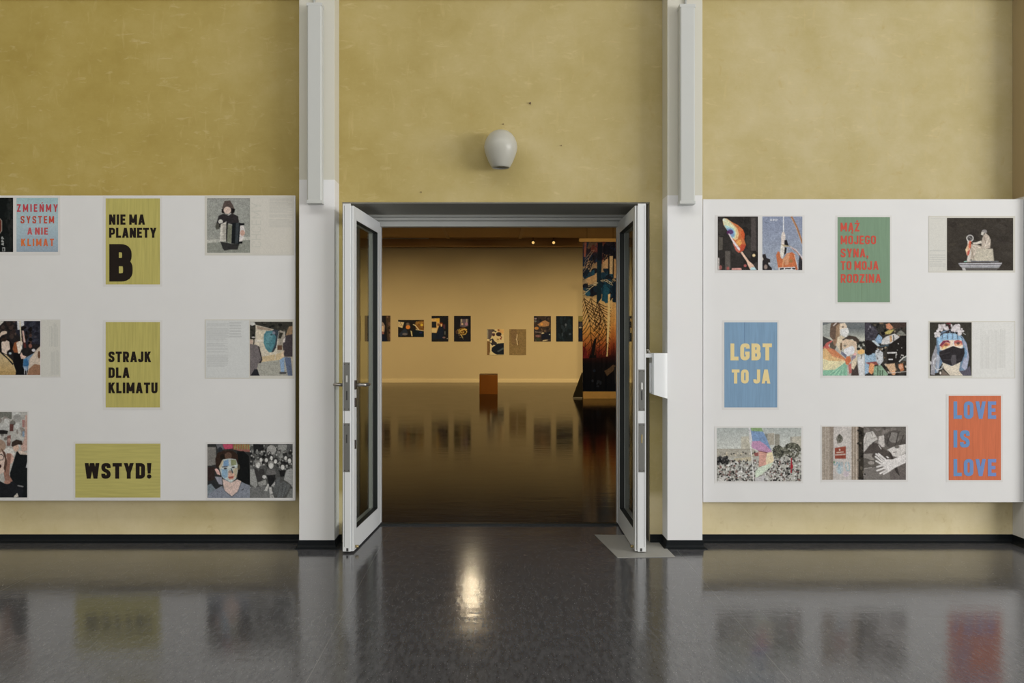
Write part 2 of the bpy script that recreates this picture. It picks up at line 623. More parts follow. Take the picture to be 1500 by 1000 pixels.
# lining of the doorway
struct('trim_1', boxes((OL, OR_, WALL + 0.012, FRAME, OT - 0.006, OT)), M['soffit'],
       'dark grey soffit under the ochre lintel over the doorway', 'soffit')
struct('trim_2', boxes((OL - 0.001, OL + 0.006, WALL + 0.02, FRAME, 0, OT - 0.006)), M['reveal'],
       'brown grey reveal behind the left door leaf', 'reveal')
struct('trim_3', boxes((OR_ - 0.006, OR_ + 0.001, WALL + 0.02, FRAME, 0, OT - 0.006)), M['reveal'],
       'brown grey reveal behind the right door leaf', 'reveal')

# gallery shell
struct('wall_gallery_back', boxes((GX0, GX1, FAR, FAR + 0.1, 0, GC)), M['gal_wall'],
       'far gallery wall washed with warm light behind the small prints', 'wall')
struct('wall_gallery_left', boxes((GX0 - 0.1, GX0, BACK, FAR, 0, GC)), M['gal_wall'],
       'left side wall of the gallery beyond the doors', 'wall')
struct('wall_gallery_right', boxes((GX1, GX1 + 0.1, BACK, FAR, 0, GC)), M['gal_wall'],
       'right side wall of the gallery beyond the doors', 'wall')
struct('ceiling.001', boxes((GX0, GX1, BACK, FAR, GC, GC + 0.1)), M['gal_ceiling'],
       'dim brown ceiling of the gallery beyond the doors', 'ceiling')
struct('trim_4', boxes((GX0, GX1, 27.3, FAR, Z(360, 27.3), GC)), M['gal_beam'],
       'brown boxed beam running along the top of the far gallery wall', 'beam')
struct('baseboard_gallery', boxes((GX0, GX1, FAR - 0.025, FAR, 0, 0.105)), M['gal_skirt'],
       'pale skirting board along the foot of the far gallery wall', 'baseboard')
bm = bmesh.new()
for xx in (656, 762):
    xw = X(xx, 27.0)
    box(bm, xw - 0.05, xw + 0.05, 17.0, 27.2, GC - 0.035, GC)
box(bm, X(656, 27.0), X(762, 27.0), 27.14, 27.24, GC - 0.035, GC)
struct('trim_5', bm, M['gal_beam'], 'thin brown ribs framing a panel in the gallery ceiling', 'ceiling rib')

struct('trim_10', boxes((X(560, 27.29), X(628, 27.29), 27.27, 27.30, GC - 0.03, GC - 0.004), (X(676, 27.29), X(747, 27.29), 27.27, 27.30, GC - 0.032, GC - 0.004)),
       M['gal_skirt'], 'pale strips painting reflected light lines where gallery ceiling meets the boxed beam', 'light_line')  # pale paint stands in for a reflected line of light
# pillars with their cove skirtings
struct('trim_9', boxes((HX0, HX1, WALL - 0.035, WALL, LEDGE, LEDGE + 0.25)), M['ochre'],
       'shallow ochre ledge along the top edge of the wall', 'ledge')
PILLARS = [(X(438, PIL), X(490, PIL), Z(263, PIL), 'left', 'white painted pillar left of the open doors with wall light'),
           (X(977.5, PIL), X(1029, PIL), Z(286, PIL), 'right', 'white painted pillar right of the open doors with wall light')]
x3 = X(1483, WALL)
pitch = 2.36
PILLARS.append((x3, x3 + 0.236, 2.35, 'far', 'cream pillar side at the right edge, partly behind the right panel'))
COVE = [(0.0, 0.0), (-0.030, 0.0), (-0.026, 0.004), (-0.012, 0.010), (-0.006, 0.022), (-0.005, 0.055), (0.0, 0.055)]


def cove_run(bm, path):
    """sweep the cove profile along a floor path; the room lies to the right of the walking direction"""
    rings = []
    n = len(path)
    for i, p in enumerate(path):
        p = Vector((p[0], p[1]))
        d0 = (p - Vector(path[i - 1])).normalized() if i > 0 else None
        d1 = (Vector(path[i + 1]) - p).normalized() if i < n - 1 else None
        d0 = d0 or d1
        d1 = d1 or d0
        n0, n1 = Vector((d0.y, -d0.x)), Vector((d1.y, -d1.x))
        mm = (n0 + n1)
        mm = mm / max(0.2, mm.dot(n0))
        rings.append([bm.verts.new((p.x - mm.x * u, p.y - mm.y * u, zz)) for u, zz in COVE])
    for A, B in zip(rings, rings[1:]):
        k = len(COVE)
        for j in range(k):
            bm.faces.new((A[j], A[(j + 1) % k], B[(j + 1) % k], B[j]))
    bm.faces.new(rings[0])
    bm.faces.new(rings[-1][::-1])


for i, (a, b_, z0, nm, lab) in enumerate(PILLARS):
    bm = bmesh.new()
    box(bm, a, b_, PIL, WALL, 0, CEIL, bev=0.004)
    struct('trim_%d' % (6 + i), bm, pillar_mat(z0, (158, 141, 106) if nm == 'far' else (187, 184, 168)), lab, 'pillar')
pl, pr, pf = PILLARS
g = 0.0
for nm, path, lab in (
        ('baseboard_left', [(HX0, WALL), (pl[0], WALL)],
         'black cove skirting along the ochre wall left of the doorway'),
        ('baseboard_pillar_left', [(pl[0], WALL - 0.03), (pl[0], PIL), (pl[1], PIL), (pl[1], WALL), (OL, WALL)],
         'black cove skirting around the foot of the left pillar'),
        ('baseboard_pillar_right', [(OR_, WALL), (pr[0], WALL), (pr[0], PIL), (pr[1], PIL), (pr[1], WALL - 0.03)],
         'black cove skirting around the foot of the right pillar'),
        ('baseboard_right', [(pr[1], WALL), (pf[0], WALL), (pf[0], PIL), (pf[1], PIL), (pf[1], WALL), (HX1, WALL)],
         'black cove skirting along the ochre wall right of the doorway')):
    bm = bmesh.new()
    cove_run(bm, path)
    struct(nm, bm, M['cove'], lab, 'baseboard')

# ------------------------------------------------------------------ doorway frame (header, posts, side lights)
HZ0, HZ1 = Z(331, FRAME), OT - 0.006
hxl, hxr = X(557, FRAME), X(905, FRAME)
fr = thing('door_frame', (0, FRAME, 0), 'pale aluminium frame of the doorway between hall and gallery', 'door frame', kind='structure')
bm = bmesh.new()
box(bm, OL + 0.006, OR_ - 0.006, FRAME + 0.045, FRAME + 0.10, HZ0, HZ1, bev=0.002)
zt = Z(318, FRAME)
box(bm, OL + 0.006, OR_ - 0.006, FRAME + 0.0, FRAME + 0.05, Z(322.5, FRAME), Z(318.5, FRAME), bev=0.001)
box(bm, OL + 0.006, OR_ - 0.006, FRAME + 0.015, FRAME + 0.05, Z(317.5, FRAME), HZ1, bev=0.001)
box(bm, OL + 0.006, OR_ - 0.006, FRAME + 0.02, FRAME + 0.05, HZ0, Z(324.5, FRAME), bev=0.001)
obj('header', bm, M['alu_grey'], fr)
for s, hx, ox in ((-1, hxl, OL + 0.006), (1, hxr, OR_ - 0.006)):
    a, b_ = sorted((hx, hx + s * 0.05))
    bm = bmesh.new()
    box(bm, a, b_, FRAME + 0.03, FRAME + 0.10, 0, HZ0, bev=0.002)
    obj('post', bm, M['alu'], fr)
    a, b_ = sorted((ox, ox - s * 0.02))
    obj('side_strip', boxes((a, b_, FRAME + 0.03, FRAME + 0.10, 0, HZ0)), M['alu'], fr)
    a, b_ = sorted((hx + s * 0.05, ox - s * 0.02))
    bm = bmesh.new()
    bm.faces.new([bm.verts.new((u, FRAME + 0.065, z)) for u, z in ((a, 0.03), (b_, 0.03), (b_, HZ0), (a, HZ0))])
    obj('side_glass', bm, M['glass'], fr)
    obj('side_sill', boxes((a, b_, FRAME + 0.04, FRAME + 0.09, 0, 0.03)), M['alu'], fr)
obj('threshold', boxes((OL, OR_, FRAME + 0.0, FRAME + 0.055, 0.0, 0.012)), M['gasket'], fr)


# ------------------------------------------------------------------ door leaves
def door(name, hinge, free, s, plates, label, handle):
    """s = -1 left leaf, +1 right leaf; u along the leaf from the hinge, v outwards from the passage side"""
    h = Vector(hinge)
    f = Vector(free)
    L = (f - h).length
    d = (f - h).normalized()
    nrm = Vector((-d.y, d.x))
    if nrm.x * s < 0: nrm = -nrm
    T = 0.070

    def m(u, v, z):
        q = h + d * u + nrm * v
        return (q.x, q.y, z)
    t = thing(name, (h.x, h.y, 0), label, 'door', kind='structure')
    Z0, Z1 = 0.012, 2.262
    st, tr, br = 0.085, 0.085, 0.132
    bm = bmesh.new()
    box(bm, 0.0, st, 0, T, Z0, Z1, fn=m, bev=0.002)
    box(bm, L - st, L, 0, T, Z0, Z1, fn=m, bev=0.002)
    box(bm, st, L - st, 0, T, Z0, Z0 + br, fn=m)
    box(bm, st, L - st, 0, T, Z1 - tr, Z1, fn=m)
    # rebate lip on the outer side of the closing edge
    box(bm, L - 0.002, L + 0.010, T - 0.052, T, Z0, Z1 + 0.012, fn=m, bev=0.001)
    leaf = obj('leaf_frame', bm, M['alu'], t)
    ua, ub, za, zb = st, L - st, Z0 + br, Z1 - tr
    bm = bmesh.new()
    bm.faces.new([bm.verts.new(m(u, 0.039, z)) for u, z in ((ua, za), (ub, za), (ub, zb), (ua, zb))])
    obj('glass_pane', bm, M['glass'], t)
    bm = bmesh.new()
    for (a, b_, c, e) in ((ua, ua + 0.004, za, zb), (ub - 0.004, ub, za, zb), (ua, ub, za, za + 0.004), (ua, ub, zb - 0.004, zb)):
        box(bm, a, b_, 0.002, 0.036, c, e, fn=m)
    obj('gasket', bm, M['gasket'], t)
    bm = bmesh.new()
    box(bm, L + 0.0098, L + 0.0106, T - 0.012, T - 0.010, Z0 + 0.03, Z1, fn=m)
    box(bm, L - 0.0005, L + 0.0004, 0.010, 0.0125, Z0 + 0.01, Z1, fn=m)
    box(bm, L + 0.0098, L + 0.0112, T - 0.038, T - 0.024, Z0 + 0.002, Z0 + 0.022, fn=m)
    obj('edge_groove', bm, M['groove'], t)
    for k, (z0, z1) in enumerate(plates):
        fp = obj('faceplate', boxes((L + 0.0098, L + 0.0118, T - 0.048, T - 0.006, z0, z1), fn=m, bev=0.0008), M['steel'], t)
        bm = bmesh.new()
        zc = (z0 + z1) / 2
        if k == 0:
            box(bm, L + 0.0115, L + 0.017, T - 0.034, T - 0.022, z1 - 0.13, z1 - 0.085, fn=m, bev=0.0015)
            obj('latch', bm, M['metal_bar'], fp)
            bm = bmesh.new()
            box(bm, L + 0.0115, L + 0.0125, T - 0.032, T - 0.023, z0 + 0.07, z0 + 0.13, fn=m)
            obj('bolt_slot', bm, M['groove'], fp)
        else:
            box(bm, L + 0.0115, L + 0.0135, T - 0.031, T - 0.023, zc + 0.03, zc + 0.085, fn=m, bev=0.001)
            obj('bolt_slot', bm, M['brass'] if s > 0 else M['groove'], fp)
        bm = bmesh.new()
        for zz in (z0 + 0.012, z1 - 0.012):
            for vv in (T - 0.040, T - 0.014):
                box(bm, L + 0.0115, L + 0.0126, vv - 0.003, vv + 0.003, zz - 0.003, zz + 0.003, fn=m)
        obj('screw', bm, M['steel_dark'], fp)
    if handle:
        zh = Z(563.5, 5.78)
        for side, v0, sg in ((0, 0.0, -1), (1, T, 1)):
            hd = obj('handle', boxes((L - 0.052, L - 0.020, min(v0, v0 + sg * 0.010), max(v0, v0 + sg * 0.010), zh - 0.030, zh + 0.030), fn=m, bev=0.002),
                     M['steel_dark'], t)
            bm = bmesh.new()
            r0 = v0 + sg * 0.008
            pth = [m(L - 0.036, r0, zh), m(L - 0.036, r0 + sg * 0.045, zh), m(L - 0.040, r0 + sg * 0.057, zh),
                   m(L - 0.055, r0 + sg * 0.062, zh), m(L - 0.100, r0 + sg * 0.062, zh - 0.001), m(L - 0.150, r0 + sg * 0.062, zh - 0.002)]
            tube(bm, pth, [0.010, 0.010, 0.0115, 0.012, 0.0115, 0.010], n=12)
            obj('lever', bm, M['lever'], hd, smooth=True)
        obj('lock_cylinder', boxes((L - 0.046, L - 0.024, -0.010, 0.002, zh - 0.145, zh - 0.085), fn=m, bev=0.004), M['steel_dark'], t)
        obj('lock_cylinder', boxes((L - 0.046, L - 0.026, -0.008, 0.002, Z(657, 5.78), Z(644, 5.78)), fn=m, bev=0.003), M['steel_dark'], t)
    # floor bolt at the free end
    bm = bmesh.new()
    pth = [m(L - 0.045, -0.003, 0.034), m(L - 0.045, -0.022, 0.034)]
    tube(bm, pth, 0.010, n=12)
    obj('floor_bolt', bm, M['brass'], t, smooth=True)
    bm = bmesh.new()
    for zz in (0.25, 1.15, 2.0):
        tube(bm, [m(-0.004, T + 0.008, zz - 0.05), m(-0.004, T + 0.008, zz + 0.05)], 0.009, n=12)
    obj('hinge', bm, M['alu_grey'], t, smooth=True)
    return t


DF = 5.744
door('door_1', (X(557, FRAME), FRAME - 0.003), (X(518, DF), DF), -1,
     [(Z(601.5, DF), Z(530.5, DF)), (Z(691, DF), Z(619.5, DF))],
     'open white glazed door leaf on the left with lever handle', True)
door('door_2', (X(905, FRAME), FRAME - 0.003), (X(930, DF), DF), 1,
     [(Z(601.5, DF), Z(541, DF)), (Z(691, DF), Z(619.5, DF))],
     'open white glazed door leaf on the right over the grey floor plate', False)

# ------------------------------------------------------------------ exhibition panels
PF = 5.915


def panel(name, x0, x1, y0, y1, label):
    t = thing(name, ((X(x0, PF) + X(x1, PF)) / 2, WALL, Z(y1, PF)), label, 'panel', 'white display panels')
    a, b_, zb, zt = X(x0, PF), X(x1, PF), Z(y1, PF), Z(y0, PF)
    bm = bmesh.new()
    box(bm, a, b_, PF, PF + 0.022, zb, zt, bev=0.004)
    obj('board', bm, M['white_board'], t)
    # battens behind the board, set in from its edges
    for (c, e, f, h) in ((a + 0.09, b_ - 0.09, zb + 0.07, zb + 0.12), (a + 0.09, b_ - 0.09, zt - 0.12, zt - 0.07),
                         (a + 0.09, a + 0.14, zb + 0.12, zt - 0.12), (b_ - 0.14, b_ - 0.09, zb + 0.12, zt - 0.12)):
        obj('batten', boxes((c, e, PF + 0.022, WALL - 0.002, f, h)), M['batten'], t)
    return t


panel('display_panel', -43, 432.5, 286.2, 733.2, 'white display panel left of the doorway carrying climate protest posters')
panel('display_panel', 1030, 1499.8, 291.5, 735.5, 'white display panel right of the doorway carrying rainbow protest posters')

# ------------------------------------------------------------------ lettering (heavy condensed gothic drawn as strips)


def rpath(c, r, closed=False, n=6):
    """round the corners of a polyline"""
    out = []
    m = len(c)
    for i in range(m):
        if not closed and i in (0, m - 1):
            out.append(c[i])
            continue
        p, a, b_ = Vector(c[i]), Vector(c[i - 1]), Vector(c[(i + 1) % m])
        da, db = (a - p), (b_ - p)
        ra = min(r, da.length * 0.499, db.length * 0.499)
        A, B = p + da.normalized() * ra, p + db.normalized() * ra
        for k in range(n + 1):
            t = k / n
            q = A * (1 - t) ** 2 + p * 2 * t * (1 - t) + B * t * t
            out.append((q.x, q.y))
    if closed: out.append(out[0])
    return out


def strip(path, t, t2=None):
    """quads along a polyline: horizontal runs get thickness t2, vertical runs t"""
    t2 = t2 or t
    pts = [Vector(p) for p in path]
    L, R = [], []
    for i, p in enumerate(pts):
        closed = (pts[0] - pts[-1]).length < 1e-6
        a = pts[i - 1] if i > 0 else (pts[-2] if closed else None)
        b_ = pts[i + 1] if i < len(pts) - 1 else (pts[1] if closed else None)
        d0 = (p - a).normalized() if a is not None else None
        d1 = (b_ - p).normalized() if b_ is not None else None
        d0 = d0 or d1
        d1 = d1 or d0
        nn = Vector((-(d0.y + d1.y), d0.x + d1.x)).normalized()
        k = 1 / max(0.5, nn.dot(Vector((-d0.y, d0.x))))
        o = Vector((nn.x * t / 2, nn.y * t2 / 2)) * k
        L.append(p + o)
        R.append(p - o)
    return [[L[i], L[i + 1], R[i + 1], R[i]] for i in range(len(pts) - 1)]


def rect(x0, y0, x1, y1): return [[(x0, y0), (x1, y0), (x1, y1), (x0, y1)]]


def dia(x0, y0, x1, y1, t): return [[(x0 - t / 2, y0), (x0 + t / 2, y0), (x1 + t / 2, y1), (x1 - t / 2, y1)]]


def glyph(ch, t):
    """returns (width, polygons) in cap heights; t = stem thickness"""
    h = t / 2
    q = t * 0.92
    b = q / 2
    W = 0.50 + t * 0.35
    r = 0.22
    base = {'Ń': 'N', 'Ż': 'Z', 'Ą': 'A', 'Ó': 'O'}.get(ch, ch)
    x0, x1 = h, W - h
    xm = W / 2
    G = []
    if base == 'I': return t, rect(0, 0, t, 1)
    if base == ' ': return 0.36, []
    if base == '!':
        G = [[(0, 1), (t * 1.15, 1), (t * 0.95, 0.32), (t * 0.2, 0.32)]]
        c = t * 0.575
        G += [[(c + c * math.cos(a), c + c * math.sin(a)) for a in [k * math.pi / 8 for k in range(16)]]]
        return t * 1.15, G
    if base == ',':
        return t, rect(0, 0, t, t) + [[(t * 0.45, 0), (t, 0), (t * 0.5, -0.17), (t * 0.1, -0.17)]]
    if base == 'L': return W * 0.86, rect(0, 0, t, 1) + rect(0, 0, W * 0.86, q)
    if base == 'E':
        w_ = W * 0.86
        return w_, rect(0, 0, t, 1) + rect(0, 0, w_, q) + rect(0, 1 - q, w_, 1) + rect(0, 0.5 - b, w_ * 0.92, 0.5 + b)
    if base == 'T': return W * 1.0, rect(xm - h, 0, xm + h, 1) + rect(0, 1 - q, W, 1)
    if base == 'H': return W, rect(0, 0, t, 1) + rect(W - t, 0, W, 1) + rect(0, 0.5 - b, W, 0.5 + b)
    if base == 'N':
        w_ = W * 1.06
        G = rect(0, 0, t, 1) + rect(w_ - t, 0, w_, 1) + dia(t * 0.55, 1, w_ - t * 0.55, 0, t * 1.05)
        W = w_
    elif base == 'M':
        w_ = W * 1.30
        G = rect(0, 0, t, 1) + rect(w_ - t, 0, w_, 1) + dia(t * 0.5, 1, w_ / 2, 0.18, t * 0.98) + dia(w_ - t * 0.5, 1, w_ / 2, 0.18, t * 0.98)
        return w_, G
    elif base == 'A':
        w_ = W * 1.12
        G = dia(t * 0.5, 0, w_ / 2 - t * 0.05, 1, t) + dia(w_ - t * 0.5, 0, w_ / 2 + t * 0.05, 1, t) + rect(t * 0.9, 0.19, w_ - t * 0.9, 0.19 + q * 0.85)
        W = w_
    elif base == 'V':
        w_ = W * 1.08
        return w_, dia(t * 0.5, 1, w_ / 2, 0, t) + dia(w_ - t * 0.5, 1, w_ / 2, 0, t)
    elif base == 'W':
        w_ = W * 1.58
        return w_, dia(t * .5, 1, w_ * .27, 0, t) + dia(w_ * .48, 1, w_ * .27, 0, t) + dia(w_ * .52, 1, w_ * .73, 0, t) + dia(w_ - t * .5, 1, w_ * .73, 0, t)
    elif base == 'Y':
        w_ = W * 1.08
        return w_, rect(w_ / 2 - h, 0, w_ / 2 + h, 0.5) + dia(t * .5, 1, w_ / 2, 0.38, t) + dia(w_ - t * .5, 1, w_ / 2, 0.38, t)
    elif base == 'K':
        w_ = W * 1.06
        return w_, rect(0, 0, t, 1) + dia(w_ - t * .55, 1, t * 0.7, 0.40, t * 1.05) + dia(w_ - t * .5, 0, t * 1.15, 0.60, t * 1.05)
    elif base == 'Z':
        w_ = W * 0.95
        G = rect(0, 0, w_, q) + rect(0, 1 - q, w_, 1) + dia(t * .62, q * 0.6, w_ - t * .62, 1 - q * 0.6, t * 1.1)
        W = w_
    elif base == 'O': G = strip(rpath([(x0, b), (x1, b), (x1, 1 - b), (x0, 1 - b)], r, True), t, q)
    elif base == 'U': return W, strip(rpath([(x0, 1), (x0, b), (x1, b), (x1, 1)], r), t, q)
    elif base == 'J':
        w_ = W * 0.86
        return w_, strip(rpath([(w_ - h, 1), (w_ - h, b), (h * 0.9, b), (h * 0.9, 0.30)], r), t, q)
    elif base == 'C': return W, strip(rpath([(x1, 0.66), (x1, 1 - b), (x0, 1 - b), (x0, b), (x1, b), (x1, 0.34)], r), t, q)
    elif base == 'G':
        return W, strip(rpath([(x1, 0.69), (x1, 1 - b), (x0, 1 - b), (x0, b), (x1, b), (x1, 0.52)], r), t, q) + rect(xm, 0.52 - q * 0.85, W, 0.52)
    elif base == 'D': return W, rect(0, 0, t, 1) + strip(rpath([(h, b), (x1, b), (x1, 1 - b), (h, 1 - b)], r), t, q)
    elif base == 'P': return W, rect(0, 0, t, 1) + strip(rpath([(h, 0.40), (x1, 0.40), (x1, 1 - b), (h, 1 - b)], r), t, q)
    elif base == 'R':
        return W, rect(0, 0, t, 1) + strip(rpath([(h, 0.44), (x1, 0.44), (x1, 1 - b), (h, 1 - b)], r), t, q) + dia(x1 + t * 0.02, 0, xm * 1.02, 0.46, t)
    elif base == 'B':
        return W, rect(0, 0, t, 1) + strip(rpath([(h, 0.52), (x1 - 0.025, 0.52), (x1 - 0.025, 1 - b), (h, 1 - b)], r * 0.8), t, q) + \
            strip(rpath([(h, b), (x1, b), (x1, 0.52), (h, 0.52)], r * 0.8), t, q)
    elif base == 'S':
        return W, strip(rpath([(x1, 0.68), (x1, 1 - b), (x0, 1 - b), (x0, 0.565), (x1, 0.435), (x1, b), (x0, b), (x0, 0.32)], r), t, q)
    if ch == 'Ń': G = G + [[(W * .42, 1.09), (W * .62, 1.09), (W * .82, 1.27), (W * .58, 1.27)]]
    if ch == 'Ó': G = G + [[(W * .42, 1.08), (W * .62, 1.08), (W * .82, 1.24), (W * .58, 1.24)]]
    if ch == 'Ż':
        c = t * 0.55
        G = G + [[(W / 2 + c * math.cos(a), 1.17 + c * math.sin(a)) for a in [k * math.pi / 6 for k in range(12)]]]
    if ch == 'Ą': G = G + strip([(W - t * .7, 0.02), (W - t * 1.2, -0.12), (W - t * 0.9, -0.21), (W - t * .1, -0.2)], t * .5)
    return W, G


def letter_line(text, x0, x1, y0, y1, t, gap=0.13):
    """polygons in photograph pixels filling exactly x0..x1, y0..y1 (y downwards)"""
    pen, out = 0.0, []
    for k, ch in enumerate(text):
        wd, polys = glyph(ch, t)
        for p in polys: out.append([(pen + a[0], a[1]) for a in p])
        pen += wd + (gap if ch != ' ' and k < len(text) - 1 and text[k + 1] != ' ' else 0)
    sx = (x1 - x0) / pen
    return [[(x0 + a * sx, y1 - v * (y1 - y0)) for a, v in p] for p in out]


def letters(name, lines, depth, mat, parent):
    """lines: (text, x0, x1, y0, y1, t, gap, colour or None); one flat mesh for each printed line"""
    for (text, x0, x1, y0, y1, t, gap, c0, c1) in lines:
        bm = bmesh.new()
        ly = bm.loops.layers.float_color.new('ink')
        for i, p in enumerate(letter_line(text, x0, x1, y0, y1, t, gap)):
            vs = [bm.verts.new(P(a, v, depth - 1.5e-5 * (i % 60))) for a, v in p]
            f = bm.faces.new(vs)
            if c0:
                for lp, (a, v) in zip(f.loops, p):
                    k = (a - x0) / max(1e-6, x1 - x0)
                    A, B = alb(c0), alb(c1)
                    lp[ly] = (*[A[i] * (1 - k) + B[i] * k for i in range(3)], 1)
        me = bpy.data.meshes.new(name)
        bm.normal_update()
        for f in bm.faces:
            if f.normal.y > 0: f.normal_flip()
        bm.to_mesh(me)
        bm.free()
        link(name, me, mat, parent)


# ------------------------------------------------------------------ drawn photographs: a little painter on a fine grid


class Canvas:
    def __init__(s, x0, y0, x1, y1, res=1.7, base=(128, 128, 128)):
        s.b = (x0, y0, x1, y1)
        s.nx, s.ny = max(4, int((x1 - x0) * res)), max(4, int((y1 - y0) * res))
        s.ss = 2
        W, H = s.nx * s.ss, s.ny * s.ss
        xs = x0 + (np.arange(W) + 0.5) / W * (x1 - x0)
        ys = y0 + (np.arange(H) + 0.5) / H * (y1 - y0)
        s.X, s.Y = np.meshgrid(xs, ys)
        s.a = np.zeros((H, W, 3)) + np.array(base, float)
        s.v = (0, 0, 1)

    def view(s, ox, oy, k):
        s.v = (ox, oy, k)
        return s

    def _t(s, pts): return [(s.v[0] + a / s.v[2], s.v[1] + b / s.v[2]) for a, b in pts]

    def _mask(s, pts):
        m = np.zeros(s.X.shape, bool)
        n = len(pts)
        for i in range(n):
            (xa, ya), (xb, yb) = pts[i], pts[(i + 1) % n]
            if abs(yb - ya) < 1e-9: continue
            c = ((ya > s.Y) != (yb > s.Y)) & (s.X < (xb - xa) * (s.Y - ya) / (yb - ya) + xa)
            m ^= c
        return m

    def _paint(s, m, col, al=1.0):
        s.a[m] = s.a[m] * (1 - al) + np.array(col, float) * al
        return s

    def p(s, pts, col, al=1.0): return s._paint(s._mask(s._t(pts)), col, al)

    def e(s, cx, cy, rx, ry, col, rot=0, al=1.0):
        (cx, cy), = s._t([(cx, cy)])
        rx, ry = rx / s.v[2], ry / s.v[2]
        c, d = math.cos(rot), math.sin(rot)
        u, v = s.X - cx, s.Y - cy
        return s._paint(((u * c + v * d) / rx) ** 2 + ((-u * d + v * c) / ry) ** 2 < 1, col, al)

    def l(s, pts, wd, col, al=1.0):
        q = s._t(pts)
        wd = wd / s.v[2] / 2
        m = np.zeros(s.X.shape, bool)
        for (xa, ya), (xb, yb) in zip(q, q[1:]):
            dx, dy = xb - xa, yb - ya
            L2 = dx * dx + dy * dy + 1e-9
            k = np.clip(((s.X - xa) * dx + (s.Y - ya) * dy) / L2, 0, 1)
            m |= (s.X - xa - k * dx) ** 2 + (s.Y - ya - k * dy) ** 2 < wd * wd
        return s._paint(m, col, al)

    def g(s, stops, axis='y', pts=None):
        """gradient by stops (pos in view coords, colour), inside pts if given"""
        src = s.Y if axis == 'y' else s.X
        o = s.v[1] if axis == 'y' else s.v[0]
        q = (src - o) * s.v[2]
        xs = [a for a, _ in stops]
        arr = np.stack([np.interp(q, xs, [c[i] for _, c in stops]) for i in range(3)], -1)
        m = s._mask(s._t(pts)) if pts else np.ones(s.X.shape, bool)
        s.a[m] = arr[m]
        return s

    def n(s, amp, seed=0, size=1.0, pts=None):
        """soft grain"""
        rs = np.random.RandomState(seed)
        H, W = s.X.shape
        k = max(1, int(size * W / (s.b[2] - s.b[0])))
        h, w_ = H // k + 2, W // k + 2
        z = rs.uniform(-1, 1, (h, w_))
        z = np.kron(z, np.ones((k, k)))[:H, :W]
        m = s._mask(s._t(pts)) if pts else np.ones(s.X.shape, bool)
        s.a[m] = s.a[m] * (1 + amp * z[m][:, None])
        return s

    def s_(s, n, bb, cols, r0, r1, seed=0, asp=1.0):
        """scattered blobs"""
        rnd = random.Random(seed)
        for i in range(n):
            s.e(rnd.uniform(bb[0], bb[2]), rnd.uniform(bb[1], bb[3]), rnd.uniform(r0, r1), rnd.uniform(r0, r1) * asp,
                rnd.choice(cols), rnd.uniform(-0.5, 0.5))
        return s

    def word(s, text, x0, x1, y0, y1, t, col, vert=False):
        (xa, ya), (xb, yb) = s._t([(x0, y0), (x1, y1)])
        if not vert:
            for p in letter_line(text, xa, xb, ya, yb, t): s._paint(s._mask([tuple(q) for q in p]), col)
        else:  # reading upwards
            for p in letter_line(text, 0, yb - ya, 0, xb - xa, t):
                s._paint(s._mask([(xa + v, yb - u) for u, v in p]), col)
        return s

    def mesh(s, name, depth, mat, parent, ref=HALL, white=0.78, shape=None, blur=1, grain=1.0, tone=False):
        H, W, k = s.ny, s.nx, s.ss
        a = s.a.reshape(H, k, W, k, 3).mean((1, 3))
        rs = np.random.RandomState(int(abs(s.b[0] * 13 + s.b[1] * 7)) % 9999)
        for k2, amp in ((1, .10), (2, .07), (5, .05)):
            h2, w2 = H // k2 + 2, W // k2 + 2
            z = rs.uniform(-1, 1, (h2, w2))
            z = np.stack([np.interp(np.arange(W) / k2, np.arange(w2), r_) for r_ in z])
            z = np.stack([np.interp(np.arange(H) / k2, np.arange(h2), z[:, j]) for j in range(W)], 1)
            a = a * (1 + grain * amp * z[..., None])
        if tone:  # newsprint-like tone: a little less colour, a little more contrast
            gy = a @ np.array([.3, .59, .11])
            a = gy[..., None] + (a - gy[..., None]) * 0.74
            a = a * 0.95
            a = np.where(a < 120, (a - 120) * 1.12 + 118, (a - 120) * 1.04 + 118)
        for _ in range(blur):
            q = np.pad(a, ((1, 1), (1, 1), (0, 0)), 'edge')
            a = (q[1:-1, 1:-1] * 4 + q[:-2, 1:-1] + q[2:, 1:-1] + q[1:-1, :-2] + q[1:-1, 2:]) / 8
        v = np.clip(a, 0, 255) / 255
        L = np.where(v <= 0.04045, v / 12.92, ((v + 0.055) / 1.055) ** 2.4)
        L = np.clip(L / np.array(lin(ref)) * white, 0.003, 0.9)
        x0, y0, x1, y1 = s.b
        px = np.linspace(x0, x1, W)
        py = np.linspace(y0, y1, H)
        PX, PY = np.meshgrid(px, py)
        co = np.stack([(PX - CX) / F * depth, np.full(PX.shape, depth), CAMZ - (PY - CY) / F * depth], -1)
        if shape is not None: co[..., 1] += shape((PX - x0) / (x1 - x0), (PY - y0) / (y1 - y0))
        idx = np.arange(H * W).reshape(H, W)
        quads = np.stack([idx[:-1, :-1], idx[1:, :-1], idx[1:, 1:], idx[:-1, 1:]], -1).reshape(-1, 4)
        me = bpy.data.meshes.new(name)
        nq = len(quads)
        me.vertices.add(H * W)
        me.vertices.foreach_set('co', co.reshape(-1).astype(np.float32))
        me.loops.add(nq * 4)
        me.loops.foreach_set('vertex_index', quads.reshape(-1).astype(np.int32))
        me.polygons.add(nq)
        me.polygons.foreach_set('loop_start', np.arange(0, nq * 4, 4, dtype=np.int32))
        at = me.color_attributes.new('ink', 'FLOAT_COLOR', 'POINT')
        rgba = np.concatenate([L.reshape(-1, 3), np.ones((H * W, 1))], 1).astype(np.float32)
        at.data.foreach_set('color', rgba.reshape(-1))
        me.update(calc_edges=True)
        me.validate()
        return link(name, me, mat, parent, smooth=shape is not None)


